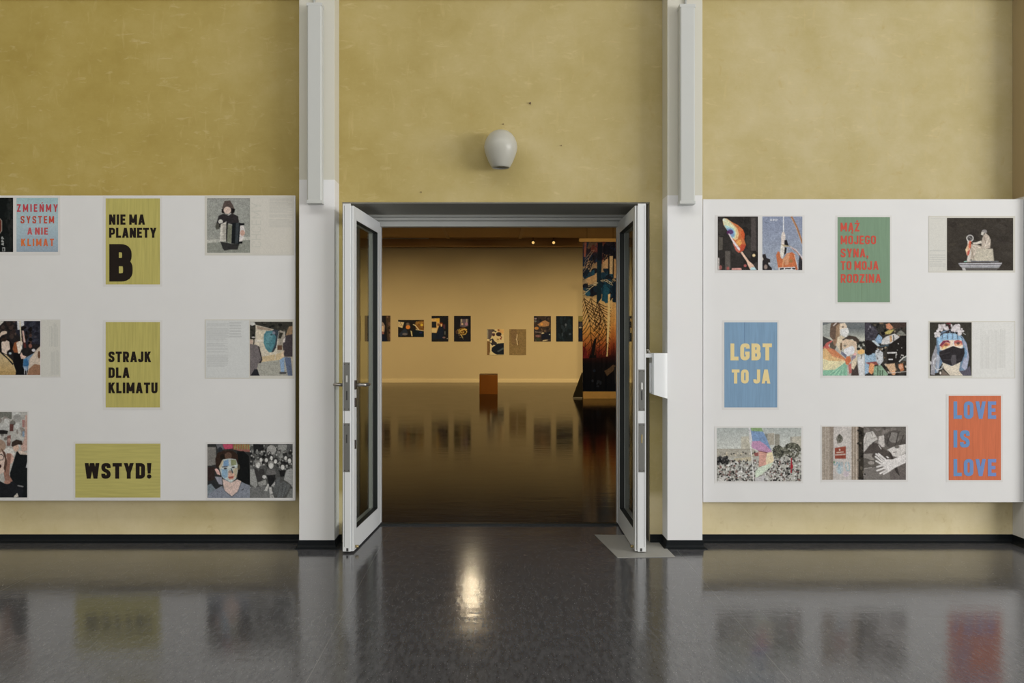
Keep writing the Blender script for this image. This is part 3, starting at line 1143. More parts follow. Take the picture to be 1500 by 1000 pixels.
# ------------------------------------------------------------------ pasted sheets
D1, D2, D3 = PF - 0.0012, PF - 0.0018, PF - 0.0024


def sheet(label, r, mat='paper', group=None):
    x0, y0, x1, y1 = r
    t = thing('poster', ((X(x0, PF) + X(x1, PF)) / 2, PF, Z(y1, PF)), label, 'poster', group)
    obj('paper_sheet', boxes((X(x0, PF), X(x1, PF), D1, PF - 0.0001, Z(y1, PF), Z(y0, PF))), M[mat], t)
    return t


def field(parent, r, mat):
    x0, y0, x1, y1 = r
    return obj('printed_field', boxes((X(x0, PF), X(x1, PF), D2, D1 + 0.0002, Z(y1, PF), Z(y0, PF))), mat, parent)


GL, GR = 'climate protest sheets on the left panel', 'rainbow protest sheets on the right panel'
yel = paper_colour('yellow_print', (166, 157, 88), 'v')
yelh = paper_colour('yellow_print_wide', (168, 160, 92), 'h')
grn = paper_colour('green_print', (107, 131, 106), 'v', 0.06)
blu = paper_colour('blue_print', (110, 138, 160), 'v', 0.08)
red = paper_colour('red_print', (180, 96, 62), 'v', 0.08)

# yellow sheets
t = sheet('yellow poster reading NIE MA PLANETY above a huge letter B', (151, 287.5, 238, 419.5), group=GL)
field(t, (155, 290.5, 234.5, 416.5), yel)
letters('lettering', [('NIE MA', 159.8, 212.4, 314, 329, .235, .12, None, None), ('PLANETY', 159.8, 229.1, 333.5, 348, .235, .10, None, None),
                      ('B', 160.1, 194.3, 357.3, 412.2, .24, .1, None, None)], D3, M['letter_black'], t)
t = sheet('yellow poster reading STRAJK DLA KLIMATU', (151, 468.5, 238, 600.5), group=GL)
field(t, (155, 471.5, 234.5, 596.5), yel)
letters('lettering', [('STRAJK', 158.9, 221.3, 514.6, 530.2, .235, .11, None, None), ('DLA', 158.9, 189.8, 538, 553.2, .235, .11, None, None),
                      ('KLIMATU', 158.9, 230.8, 560.1, 575.8, .235, .11, None, None)], D3, M['letter_black'], t)
t = sheet('wide yellow poster reading WSTYD! at the bottom of the left panel', (108, 646.5, 236, 731.3), group=GL)
field(t, (110.5, 649.5, 235, 728.5), yelh)
letters('lettering', [('WSTYD!', 124.1, 221.8, 677.9, 700.8, .245, .12, None, None)], D3, M['letter_black'], t)
# green, blue, red sheets
rc = (180, 76, 62)
t = sheet('green poster reading MĄŻ MOJEGO SYNA, TO MOJA RODZINA in red', (1224, 315.5, 1306, 445), group=GR)
field(t, (1226.8, 318, 1303.5, 442.5), grn)
letters('lettering', [('MĄŻ', 1231.3, 1259.1, 326, 338.8, .19, .13, rc, rc), ('MOJEGO', 1231.5, 1283.2, 344.9, 357.5, .19, .13, rc, rc),
                      ('SYNA,', 1231.5, 1272, 363.9, 376.7, .19, .13, rc, rc), ('TO MOJA', 1231.5, 1286.9, 382.3, 395.1, .19, .13, rc, rc),
                      ('RODZINA', 1231.5, 1290.7, 401.2, 414, .19, .13, rc, rc)], D3, M['ink'], t)
obj('paper_crease', boxes((X(1262.3, PF), X(1262.8, PF), D3, D2, Z(442.5, PF), Z(414, PF))), simple('green_crease', alb((96, 120, 92)), .7), t)
yc = (206, 187, 134)
t = sheet('blue poster with pale yellow words LGBT TO JA', (1058, 469, 1141, 600), group=GR)
field(t, (1061, 472, 1138.5, 596.5), blu)
letters('lettering', [('LGBT', 1070, 1130.8, 502.8, 527.6, .24, .11, yc, yc), ('TO JA', 1071.9, 1128.4, 540.9, 561.5, .24, .11, yc, yc)], D3, M['ink'], t)
obj('paper_crease', boxes((X(1090.4, PF), X(1090.9, PF), D3, D2, Z(502, PF), Z(472, PF))), simple('blue_crease', alb((78, 108, 138)), .7), t)
bc = (96, 130, 168)
t = sheet('orange red poster with blue words LOVE IS LOVE', (1386, 577, 1469, 706), group=GR)
field(t, (1389.5, 579.5, 1466, 703), red)
letters('lettering', [('LOVE', 1396.8, 1459.2, 587.6, 613.2, .22, .12, bc, (104, 128, 170)), ('IS', 1396.8, 1420.5, 630, 655.3, .22, .16, bc, bc),
                      ('LOVE', 1396.8, 1459.2, 672, 697.2, .22, .12, bc, (106, 126, 172))], D3, M['ink'], t)


def page(parent, r, blocks, col=(190, 188, 180), ink=(168, 168, 164), vert=False, words=None):
    """a printed text page: columns of fine grey lines"""
    c = Canvas(*r, base=col)
    rnd = random.Random(int(r[0] * 7 + r[1]))
    for (x0, y0, x1, y1, step) in blocks:
        v = y0 if not vert else x0
        while v < (y1 if not vert else x1):
            k = rnd.uniform(0.72, 1.0) if rnd.random() < .3 else rnd.uniform(.94, 1)
            if rnd.random() > .06:
                if vert: c.l([(v, y1 - (y1 - y0) * k), (v, y1)], step * .55, ink, .75)
                else: c.l([(x0, v), (x0 + (x1 - x0) * k, v)], step * .55, ink, .75)
            v += step
    for wd in (words or []): c.word(*wd)
    c.n(.015, 3, 1.5)
    return c.mesh('text_page', D2, M['ink'], parent, blur=0, grain=0.08)


def photo(c, parent, d=None, tone=True, **k): return c.mesh('photograph', d or D2, M['ink'], parent, tone=tone, **k)


# -- top left: dark page and blue demand page
t = sheet('sheet cut by the left frame edge, ZMIEŃMY SYSTEM A NIE KLIMAT on blue', (-41, 287.5, 88.8, 373.5), group=GL)
c = Canvas(-37, 289.5, 19.2, 369, base=(27, 32, 31)).view(0, 286, 11.11)
c.s_(40, (100, 60, 200, 900), [(40, 44, 42), (33, 38, 37), (48, 48, 46)], 8, 40, 5, 2.5)
c.p([(-300, 380), (0, 375), (32, 410), (32, 580), (0, 620), (-300, 620)], (150, 140, 125))
c.p([(-300, 392), (-2, 390), (20, 420), (20, 570), (-2, 605), (-300, 605)], (112, 48, 38))
c.word('APP', 20, 62, 670, 815, .22, (175, 178, 172), vert=True)
c.p([(35, 845), (82, 845), (82, 910), (35, 910)], (160, 162, 158)).p([(45, 857), (70, 857), (70, 898), (45, 898)], (27, 32, 31))
for k in range(9): c.l([(120 + 9 * k, 80), (120 + 9 * k, 300)], 3, (52, 56, 53), .6).l([(125 + 8 * k, 680), (125 + 8 * k, 900)], 3, (48, 52, 50), .6)
photo(c, t)
c = Canvas(24.2, 289.8, 85, 368.8, base=(150, 170, 174)).view(0, 286, 11.11)
c.g([(40, (146, 172, 172)), (500, (154, 172, 176)), (920, (134, 148, 158))])
rnd = random.Random(4)
for k in range(26):
    yy = rnd.uniform(50, 900)
    c.l([(rnd.uniform(270, 700), yy), (rnd.uniform(500, 940), yy + rnd.uniform(-40, 40))], rnd.uniform(3, 10), rnd.choice([(128, 150, 158), (168, 186, 188), (140, 160, 168)]), .6)
c.n(.03, 2, 1.2)
photo(c, t, tone=False, grain=.35)
letters('lettering', [('ZMIEŃMY', 24.8, 84.6, 299, 310.1, .19, .30, (170, 62, 70), (170, 66, 70)), ('SYSTEM', 30.2, 79.2, 316.2, 327, .19, .27, (166, 74, 56), (176, 70, 54)),
                      ('A NIE', 40, 70.2, 333.3, 343.6, .20, .18, (178, 82, 82), (176, 74, 72)), ('KLIMAT', 31, 79, 349.5, 360.3, .21, .26, (198, 104, 46), (186, 96, 66))],
        D3, M['ink'], t)

# -- accordion player
t = sheet('sheet with a figure holding an accordion at the top right of the left panel', (300, 287, 431, 374), 'paper_cream', GL)
c = Canvas(303.3, 290.2, 366.2, 370, base=(146, 147, 135)).view(300, 286, 11.11)
c.g([(40, (128, 128, 118)), (80, (150, 151, 140)), (600, (144, 146, 134)), (700, (150, 150, 138))])
for yy in (110, 200, 330, 470, 560): c.l([(40, yy), (735, yy - 18)], 5, (134, 134, 122), .7)
c.p([(30, 725), (735, 672), (735, 722), (30, 775)], (176, 175, 160)).p([(30, 775), (735, 722), (735, 940), (30, 940)], (136, 138, 124))
c.p([(270, 275), (300, 150), (325, 92), (410, 86), (450, 150), (490, 240), (470, 300), (285, 290)], (92, 78, 71))
c.p([(275, 230), (310, 220), (330, 300), (280, 285)], (38, 34, 33)).p([(430, 210), (490, 225), (480, 280), (430, 300)], (38, 34, 33))
c.e(367, 245, 60, 58, (204, 178, 158))
c.p([(225, 335), (300, 300), (360, 315), (430, 290), (540, 340), (556, 440), (470, 480), (330, 440), (250, 500), (240, 540), (190, 555), (172, 510), (205, 410)], (56, 52, 52))
c.p([(360, 325), (430, 285), (430, 305), (385, 330)], (180, 178, 170))
c.p([(172, 510), (195, 450), (250, 470), (240, 545), (190, 557)], (86, 85, 74))
c.e(258, 428, 36, 36, (196, 192, 178)).p([(235, 460), (285, 455), (270, 520), (240, 520)], (40, 38, 36))
c.p([(258, 475), (352, 425), (350, 742), (246, 742)], (196, 190, 174))
for k in range(16): c.l([(292, 470 + k * 16), (350, 468 + k * 16)], 6, (110, 104, 92))
c.p([(350, 440), (380, 450), (365, 780), (345, 742)], (45, 44, 42)).p([(375, 470), (446, 485), (425, 770), (362, 752)], (122, 124, 102))
c.p([(446, 450), (575, 445), (560, 790), (430, 780)], (36, 40, 42)).p([(505, 450), (555, 450), (540, 780), (490, 780)], (64, 70, 72))
c.p([(570, 455), (640, 455), (640, 485), (575, 490)], (28, 28, 30)).p([(578, 490), (630, 488), (655, 590), (610, 745), (556, 755)], (200, 192, 184))
c.e(612, 610, 38, 46, (196, 150, 128)).p([(610, 745), (610, 780), (550, 785), (556, 755)], (25, 25, 25))
c.p([(255, 750), (430, 785), (560, 790), (530, 882), (400, 880), (320, 898), (288, 850)], (58, 57, 55))
c.n(.05, 7, .6)
photo(c, t)
page(t, (367.5, 289, 429.5, 372), [(395.5, 291.5, 428, 295, 1.3), (395, 296.5, 429, 319, 1.35), (395, 322, 428, 332.5, 2.0)], (187, 183, 171), (170, 168, 158),
     words=[('CHCEMY', 368.8, 382.5, 297, 362, .10, (178, 176, 164), True)])

# -- night crowd with raised fist
t = sheet('night march photograph with raised fist and tan coat, cut by the left frame edge', (-41, 467, 89, 553), group=GL)
c = Canvas(-38, 470, 59, 549, base=(46, 42, 42)).view(0, 466, 11.11)
c.p([(230, 40), (655, 40), (655, 420), (420, 420), (230, 200)], (48, 48, 58))
c.s_(60, (-400, 40, 260, 340), [(72, 58, 52), (60, 48, 45), (84, 68, 60), (40, 36, 36)], 14, 40, 3)
c.s_(30, (400, 60, 655, 380), [(60, 62, 76), (42, 42, 50), (56, 60, 70), (70, 66, 72)], 14, 45, 8)
c.s_(18, (350, 130, 520, 420), [(30, 27, 26), (84, 62, 52), (44, 36, 32)], 14, 34, 9)
c.p([(-100, 40), (70, 50), (0, 120), (-100, 160)], (196, 192, 178)).p([(-60, 300), (40, 210), (115, 215), (110, 250), (30, 280), (-60, 370)], (206, 180, 154))
c.p([(275, 45), (390, 45), (388, 120), (345, 135), (330, 185), (285, 190)], (190, 190, 188)).l([(322, 45), (330, 160), (342, 380)], 20, (198, 186, 150))
c.p([(355, 200), (385, 205), (415, 390), (385, 400)], (196, 156, 138)).p([(380, 395), (415, 395), (425, 480), (385, 480)], (96, 46, 42))
c.e(490, 450, 28, 36, (140, 88, 72)).p([(-20, 330), (150, 340), (210, 440), (180, 560), (-20, 560)], (30, 28, 28))
c.p([(20, 400), (75, 340), (150, 380), (165, 500), (115, 540), (110, 590), (30, 550)], (206, 182, 160)).e(60, 350, 50, 30, (60, 46, 40))
c.p([(205, 500), (230, 400), (290, 370), (300, 560), (230, 560)], (150, 82, 44)).p([(265, 400), (310, 372), (368, 385), (360, 470), (325, 570), (295, 575)], (224, 204, 180))
c.p([(215, 560), (330, 580), (430, 640), (380, 930), (230, 930)], (28, 28, 30)).e(165, 570, 22, 20, (160, 178, 182))
c.p([(325, 600), (350, 550), (370, 600), (430, 620), (400, 655), (345, 660)], (212, 172, 150))
c.p([(370, 780), (380, 660), (560, 560), (600, 620), (480, 840), (400, 850)], (110, 138, 166)).p([(375, 770), (385, 670), (440, 650), (470, 760), (440, 780)], (52, 108, 156))
c.p([(480, 660), (600, 500), (655, 450), (655, 930), (440, 930)], (196, 176, 152)).p([(440, 930), (470, 820), (560, 740), (655, 760), (655, 930)], (152, 108, 78))
c.e(632, 590, 24, 60, (112, 80, 60)).e(545, 520, 30, 24, (205, 200, 200))
c.p([(-450, 600), (-100, 560), (20, 555), (110, 600), (200, 680), (260, 860), (250, 930), (-450, 930)], (190, 162, 104)).p([(0, 555), (40, 560), (220, 740), (205, 760), (120, 660)], (32, 34, 42))
c.g([(560, (196, 172, 122)), (930, (176, 138, 76))], pts=[(-450, 640), (-100, 600), (10, 570), (150, 720), (215, 790), (258, 880), (250, 930), (-450, 930)])
c.l([(395, 800), (400, 930)], 9, (205, 205, 205)).l([(420, 810), (440, 930)], 8, (200, 200, 200)).l([(355, 440), (352, 500)], 14, (190, 190, 185))
c.n(.06, 5, .7)
photo(c, t)
page(t, (60.2, 468.6, 88, 551.5), [(73, 472, 77, 507, 1.2), (79, 473, 85, 507.5, 1.3), (75, 514, 80.5, 548, 1.3), (82, 512, 86.5, 548, 1.2)], (186, 184, 174), (168, 168, 160), vert=True)

# -- torn portrait on a banner
t = sheet('sheet with a grey text page beside a photograph of a carried teal portrait banner', (300, 467.5, 431, 554.5), 'paper_cream', GL)
page(t, (301.5, 469, 365, 553), [(303.5, 473.5, 336.5, 478, 1.3), (303.5, 480.5, 336, 500, 1.35), (303.5, 502.5, 335, 517, 1.5), (303.5, 520, 335, 537, 1.6), (337, 473, 353, 497, 4.0)], (187, 188, 183), (168, 169, 165))
c = Canvas(366, 471, 428.7, 550, base=(182, 168, 140)).view(362, 468, 11.77)
c.p([(50, 40), (780, 40), (780, 350), (540, 330), (150, 340), (50, 340)], (62, 60, 52))
c.s_(40, (50, 40, 780, 330), [(50, 50, 42), (74, 70, 60), (86, 82, 70), (40, 40, 36)], 14, 40, 6)
c.p([(50, 40), (130, 45), (150, 90), (90, 110), (50, 90)], (190, 188, 176))
c.p([(150, 90), (540, 190), (520, 330), (480, 690), (250, 740), (140, 420)], (196, 184, 156)).p([(170, 110), (440, 170), (420, 195), (180, 170)], (160, 138, 114))
c.p([(140, 340), (290, 350), (290, 370), (140, 390)], (205, 196, 176)).p([(180, 180), (290, 200), (280, 340), (180, 350)], (198, 184, 152))
c.p([(560, 180), (650, 215), (640, 380), (600, 480), (520, 520)], (150, 140, 122)).p([(560, 220), (620, 230), (580, 330), (545, 320)], (60, 56, 48)).p([(520, 440), (600, 440), (600, 520), (520, 520)], (106, 78, 58))
c.p([(290, 260), (330, 200), (430, 190), (530, 190), (530, 290), (500, 470), (420, 560), (380, 565), (320, 500), (285, 400)], (72, 124, 132))
c.p([(430, 190), (470, 165), (540, 190), (530, 330), (500, 480), (450, 560), (420, 560), (480, 430), (500, 300)], (62, 70, 76))
c.e(380, 300, 60, 70, (88, 140, 146)).e(345, 420, 40, 60, (84, 138, 142)).e(420, 260, 20, 16, (60, 84, 92)).l([(330, 410), (470, 415)], 8, (58, 108, 116)).e(460, 230, 26, 24, (120, 122, 134))
c.p([(250, 640), (470, 600), (620, 560), (640, 640), (560, 690), (250, 730)], (196, 170, 122)).p([(250, 730), (560, 690), (700, 640), (700, 965), (200, 965), (180, 780)], (158, 156, 140))
c.p([(690, 190), (720, 120), (780, 110), (780, 280), (660, 280)], (150, 118, 84)).p([(650, 280), (780, 250), (780, 640), (640, 640), (610, 460)], (74, 66, 68))
c.p([(625, 330), (660, 300), (650, 390), (615, 395)], (196, 184, 172)).p([(600, 570), (640, 520), (630, 600), (590, 670)], (206, 174, 142))
c.p([(560, 690), (640, 640), (640, 900), (580, 900)], (126, 156, 186)).p([(640, 645), (750, 650), (780, 965), (700, 965)], (92, 104, 128)).p([(560, 900), (680, 900), (670, 935), (560, 935)], (80, 78, 76))
c.p([(50, 420), (180, 440), (230, 540), (260, 690), (230, 740), (190, 760), (170, 860), (220, 965), (50, 965)], (112, 104, 102)).p([(190, 450), (215, 470), (265, 690), (240, 745), (205, 750), (245, 680)], (58, 52, 52))
c.p([(60, 965), (130, 850), (180, 850), (215, 965)], (46, 46, 50)).e(75, 385, 28, 36, (190, 160, 138)).l([(120, 340), (118, 420)], 14, (50, 48, 46)).e(110, 305, 30, 12, (196, 188, 174))
c.l([(545, 200), (480, 680)], 7, (210, 204, 190)).l([(650, 200), (648, 290)], 8, (206, 198, 184))
c.n(.06, 9, .7)
photo(c, t)

# -- shouting crowd cut by frame
t = sheet('portrait photograph of people shouting at a march, cut by the left frame edge', (-45, 601, 42.5, 731), group=GL)
c = Canvas(-41, 603, 40, 728.5, base=(168, 166, 156)).view(0, 600, 7.576)
c.s_(46, (-300, 20, 300, 420), [(150, 148, 140), (180, 178, 168), (112, 108, 100), (190, 190, 182), (140, 130, 120)], 14, 50, 12)
c.p([(-300, 215), (0, 220), (90, 235), (80, 270), (-300, 275)], (48, 46, 44)).p([(-300, 160), (100, 150), (110, 225), (-300, 230)], (178, 178, 170)).p([(105, 160), (150, 160), (145, 240), (105, 240)], (104, 66, 60))
c.p([(0, 25), (130, 25), (130, 100), (110, 110), (60, 70), (0, 100)], (112, 112, 102)).p([(80, 290), (120, 280), (115, 400), (75, 400)], (128, 90, 80)).e(100, 340, 18, 26, (176, 136, 120))
c.p([(280, 60), (300, 60), (300, 450), (240, 470), (230, 400), (270, 320)], (190, 152, 134)).p([(245, 110), (275, 115), (270, 200), (245, 190)], (170, 118, 108)).p([(246, 240), (270, 240), (270, 300), (246, 300)], (120, 146, 168))
c.p([(125, 400), (130, 360), (180, 330), (240, 345), (250, 390), (200, 385), (150, 420)], (66, 54, 46)).p([(140, 410), (200, 385), (210, 430), (180, 470), (150, 450)], (196, 160, 134))
c.p([(180, 470), (200, 455), (300, 490), (300, 975), (110, 975), (110, 700)], (34, 38, 40)).p([(195, 460), (215, 450), (300, 480), (300, 500), (220, 495)], (200, 180, 160))
c.p([(30, 440), (90, 415), (150, 440), (165, 490), (150, 520), (60, 490)], (200, 196, 184)).e(105, 540, 45, 60, (202, 160, 140)).p([(75, 480), (125, 490), (100, 720), (140, 790), (60, 820), (40, 700)], (150, 106, 88))
c.e(0, 570, 78, 140, (208, 180, 160)).e(-45, 400, 110, 80, (160, 130, 108)).p([(10, 425), (60, 480), (80, 580), (60, 700), (40, 650), (55, 540)], (96, 70, 58)).l([(-20, 500), (20, 495), (42, 520), (30, 555), (-20, 558)], 7, (60, 54, 52)).e(0, 625, 16, 20, (70, 40, 38))
c.p([(-300, 800), (0, 790), (60, 820), (140, 790), (200, 830), (260, 880), (240, 975), (-300, 975)], (40, 42, 46)).e(80, 800, 36, 22, (170, 120, 100)).p([(150, 960), (190, 920), (205, 960), (160, 975)], (190, 180, 165)).l([(200, 840), (250, 850)], 16, (130, 128, 126))
c.p([(285, 640), (300, 570), (300, 640)], (200, 200, 198)).n(.06, 15, .8)
photo(c, t)

# -- boy with painted face + seated crowd
t = sheet('sheet pairing a face painted blue with a grey photograph of seated people', (301.5, 647, 431, 732), group=GL)
c = Canvas(303.8, 650, 366, 729, base=(58, 58, 56)).view(300, 646, 11.63)
c.p([(45, 100), (190, 100), (200, 400), (45, 420)], (122, 118, 110)).s_(14, (50, 110, 190, 410), [(110, 106, 98), (136, 132, 124)], 10, 24, 4, .4)
c.p([(190, 50), (310, 50), (330, 140), (230, 160)], (104, 104, 106)).e(265, 145, 38, 40, (50, 54, 60)).p([(310, 50), (480, 50), (470, 130), (340, 140), (310, 90)], (196, 70, 96)).p([(480, 50), (780, 50), (780, 140), (480, 140)], (134, 130, 76))
for k in range(7): c.l([(500 + k * 40, 60), (490 + k * 42, 130)], 14, (170, 82, 60))
c.p([(470, 140), (780, 140), (780, 190), (600, 170)], (150, 92, 80)).p([(550, 170), (660, 170), (750, 260), (770, 740), (570, 700), (540, 400)], (32, 34, 34))
c.p([(45, 440), (170, 440), (170, 640), (45, 720)], (62, 48, 44)).p([(45, 680), (160, 660), (270, 750), (220, 830), (45, 880)], (52, 54, 56)).p([(170, 600), (290, 610), (300, 740), (240, 730)], (140, 140, 150))
c.p([(45, 750), (110, 720), (190, 820), (45, 940)], (110, 122, 128))
c.p([(180, 300), (220, 200), (330, 160), (470, 160), (560, 230), (570, 400), (530, 330), (300, 320), (240, 480), (190, 440)], (62, 46, 38)).e(400, 250, 60, 60, (98, 74, 60)).e(300, 270, 40, 50, (44, 38, 32))
c.p([(170, 480), (200, 460), (245, 500), (265, 580), (210, 560)], (222, 168, 154))
c.p([(245, 450), (310, 310), (430, 295), (530, 310), (565, 420), (560, 520), (530, 640), (450, 705), (380, 690), (290, 600)], (178, 188, 182))
c.p([(320, 340), (400, 310), (410, 420), (320, 440)], (112, 150, 186)).p([(290, 480), (390, 480), (390, 600), (340, 640), (290, 590)], (128, 164, 188)).p([(440, 310), (530, 320), (540, 400), (450, 420)], (132, 138, 96)).p([(480, 470), (560, 450), (540, 620), (480, 600)], (178, 164, 132))
c.p([(400, 540), (440, 500), (510, 560), (500, 640), (430, 660), (395, 620)], (204, 158, 132)).p([(395, 610), (490, 590), (480, 630), (420, 635)], (172, 86, 72)).e(350, 465, 28, 14, (70, 66, 66)).e(485, 445, 26, 13, (70, 64, 66)).l([(300, 440), (385, 430)], 14, (72, 62, 56)).l([(450, 470), (470, 520), (470, 540)], 18, (60, 74, 82)).e(430, 520, 30, 24, (160, 130, 110))
c.p([(240, 440), (300, 320), (320, 340), (270, 470)], (190, 170, 132)).p([(340, 640), (450, 705), (520, 670), (500, 690), (430, 712), (340, 680)], (104, 128, 138))
c.p([(300, 640), (450, 705), (550, 650), (620, 680), (560, 850), (460, 935), (330, 830)], (206, 176, 160)).e(575, 440, 20, 50, (90, 80, 60))
c.p([(45, 965), (80, 880), (290, 760), (340, 840), (460, 945), (560, 850), (620, 690), (780, 760), (780, 965)], (124, 130, 140)).l([(300, 760), (345, 850), (460, 945), (570, 850), (625, 700)], 12, (98, 104, 114)).l([(630, 830), (660, 810)], 14, (70, 72, 78)).n(.07, 21, .6)
photo(c, t)
c = Canvas(366, 650, 428.7, 729, base=(84, 84, 80)).view(364, 646, 11.63)
c.s_(110, (20, 40, 760, 420), [(40, 40, 38), (120, 120, 114), (150, 150, 142), (70, 70, 66), (100, 100, 94), (34, 34, 32)], 10, 34, 31)
c.e(390, 150, 80, 80, (152, 150, 142)).p([(500, 60), (660, 60), (620, 250), (540, 300), (500, 240)], (140, 140, 132)).p([(660, 60), (760, 60), (760, 260), (650, 240)], (86, 86, 84)).p([(80, 50), (260, 60), (250, 150), (100, 220)], (44, 44, 44))
c.p([(20, 780), (400, 760), (400, 965), (20, 965)], (110, 110, 106))
rnd = random.Random(77)
for k in range(46):
    x_, y_ = rnd.uniform(30, 750), rnd.uniform(150, 420)
    c.e(x_, y_ + 34, 26, 34, rnd.choice([(56, 56, 54), (110, 110, 104), (84, 84, 80), (44, 44, 44)])).e(x_, y_ - 4, 19, 20, (44, 42, 40)).e(x_, y_ + 2, 13, 17, rnd.choice([(176, 174, 164), (192, 190, 180), (150, 148, 140)]))
c.s_(60, (20, 430, 760, 930), [(60, 60, 58), (130, 130, 124), (96, 96, 92), (160, 158, 150)], 8, 22, 78)
for (fx, fy, q) in ((165, 410, 1.0), (385, 420, 1.05), (580, 445, .9), (305, 325, .75), (390, 285, .65), (460, 345, .75), (632, 290, .7), (695, 335, .85), (215, 320, .7)):
    c.e(fx, fy - 22 * q, 52 * q, 60 * q, (58, 56, 54) if fx not in (165, 385) else (132, 130, 122)).e(fx, fy, 36 * q, 48 * q, (194, 192, 182))
c.p([(100, 460), (150, 470), (170, 520), (200, 470), (270, 480), (280, 600), (200, 690), (140, 690)], (66, 64, 62)).p([(30, 480), (95, 470), (140, 640), (160, 740), (120, 790), (30, 730)], (146, 146, 138)).p([(160, 700), (300, 650), (310, 740), (180, 760)], (140, 140, 132))
c.p([(300, 560), (320, 470), (380, 490), (440, 470), (480, 560), (380, 580)], (104, 102, 98)).p([(310, 580), (460, 570), (440, 680), (385, 775), (350, 760)], (44, 44, 44)).e(270, 605, 34, 30, (186, 184, 176))
c.p([(520, 500), (630, 490), (610, 600), (540, 600)], (42, 42, 42)).p([(620, 560), (650, 490), (745, 460), (750, 790), (700, 720), (600, 650)], (152, 152, 146)).p([(440, 740), (480, 640), (530, 610), (540, 700), (480, 900), (420, 880)], (92, 94, 92))
c.p([(480, 965), (540, 720), (600, 680), (710, 760), (640, 900), (560, 965)], (96, 98, 96)).p([(640, 965), (720, 800), (750, 820), (750, 965)], (120, 122, 116)).p([(270, 840), (330, 715), (350, 740), (320, 850)], (176, 174, 166)).p([(350, 785), (390, 780), (410, 890), (360, 900)], (178, 176, 168)).p([(360, 965), (370, 905), (420, 910), (440, 965)], (160, 158, 150)).p([(385, 760), (445, 690), (450, 740), (400, 770)], (180, 178, 170))
c.l([(590, 700), (560, 940)], 8, (70, 72, 70)).l([(650, 760), (590, 940)], 8, (72, 74, 72)).n(.12, 33, .6)
photo(c, t)

# -- rainbow flag by night + statue with sky (right panel, top left)
t = sheet('sheet pairing a glowing rainbow flag at night with an orange sleeve and sky', (1047.5, 315, 1178.5, 400), group=GR)
c = Canvas(1051.4, 317, 1110.3, 395.5, base=(58, 54, 50)).view(1048, 314, 11.63)
c.s_(30, (45, 40, 720, 940), [(52, 48, 45), (66, 62, 57), (48, 45, 42)], 30, 90, 2, 1.6)
c.p([(605, 60), (720, 60), (720, 620), (600, 620)], (84, 76, 72)).p([(680, 40), (720, 40), (720, 640), (690, 640)], (62, 58, 55)).p([(55, 380), (130, 390), (125, 600), (55, 610)], (92, 86, 76)).p([(165, 620), (255, 620), (255, 940), (165, 940)], (94, 88, 80)).l([(45, 365), (140, 365)], 8, (90, 86, 78))
c.p([(125, 100), (150, 66), (200, 75), (260, 120), (380, 180), (470, 260), (500, 340), (490, 430), (520, 520), (480, 610), (400, 655), (350, 620), (300, 500), (290, 400), (200, 270), (140, 180)], (206, 104, 52))
c.p([(125, 100), (150, 66), (200, 75), (260, 120), (370, 230), (400, 330), (380, 420), (330, 440), (290, 400), (200, 270), (140, 180)], (224, 176, 112))
c.p([(130, 110), (150, 72), (195, 85), (250, 135), (340, 230), (360, 330), (330, 420), (290, 400), (210, 270), (150, 190)], (206, 208, 158)).p([(150, 180), (220, 200), (310, 240), (345, 320), (315, 410), (290, 400), (200, 270)], (150, 196, 190))
c.p([(190, 240), (270, 240), (325, 290), (315, 380), (285, 385), (220, 300)], (116, 152, 196)).e(255, 300, 48, 40, (92, 66, 120)).e(220, 310, 26, 34, (104, 54, 100)).e(150, 95, 24, 26, (210, 216, 190))
c.p([(470, 260), (500, 340), (490, 430), (450, 400), (430, 300)], (214, 86, 40)).e(400, 480, 46, 50, (226, 148, 66)).p([(440, 500), (520, 520), (480, 610), (400, 655), (420, 580)], (206, 74, 46)).p([(300, 500), (330, 500), (400, 620), (400, 655), (350, 620)], (206, 96, 78))
c.p([(218, 330), (240, 325), (310, 440), (420, 580), (420, 615), (395, 610), (310, 500)], (220, 202, 200)).p([(425, 645), (455, 630), (570, 790), (640, 850), (690, 935), (590, 940), (550, 860), (530, 800)], (224, 182, 150)).p([(600, 900), (660, 890), (700, 940), (590, 945)], (170, 206, 208))
c.e(652, 695, 26, 26, (220, 190, 130)).e(505, 870, 24, 24, (184, 88, 82)).p([(280, 910), (440, 905), (450, 945), (275, 945)], (206, 140, 126)).e(215, 915, 24, 30, (160, 84, 76)).p([(45, 730), (70, 740), (70, 945), (45, 945)], (186, 176, 166)).e(90, 900, 24, 40, (150, 88, 80)).n(.05, 41, .7)
photo(c, t)
c = Canvas(1116.8, 317, 1175.3, 395.5, base=(136, 146, 164)).view(1112, 314, 11.63)
c.g([(40, (128, 138, 162)), (500, (138, 148, 166)), (940, (146, 156, 166))])
c.n(.03, 42, 1).word('APP', 185, 315, 80, 118, .2, (200, 202, 204)).l([(95, 135), (165, 135)], 5, (96, 104, 120)).l([(190, 140), (270, 140)], 6, (160, 168, 180))
c.l([(415, 35), (415, 300)], 17, (206, 208, 206)).l([(550, 40), (640, 220), (730, 480)], 30, (166, 108, 68)).l([(535, 40), (625, 220), (725, 500)], 8, (200, 160, 118))
c.p([(395, 300), (430, 300), (450, 370), (430, 520), (375, 515), (375, 370)], (206, 192, 178)).p([(375, 515), (440, 520), (430, 660), (395, 760), (355, 700), (365, 560)], (204, 198, 182)).p([(430, 440), (470, 430), (500, 530), (430, 520)], (44, 42, 44)).p([(435, 560), (470, 565), (455, 660), (425, 690)], (44, 42, 44)).p([(470, 560), (505, 640), (470, 680)], (150, 160, 170)).p([(370, 505), (430, 515), (560, 545), (430, 550)], (170, 150, 110))
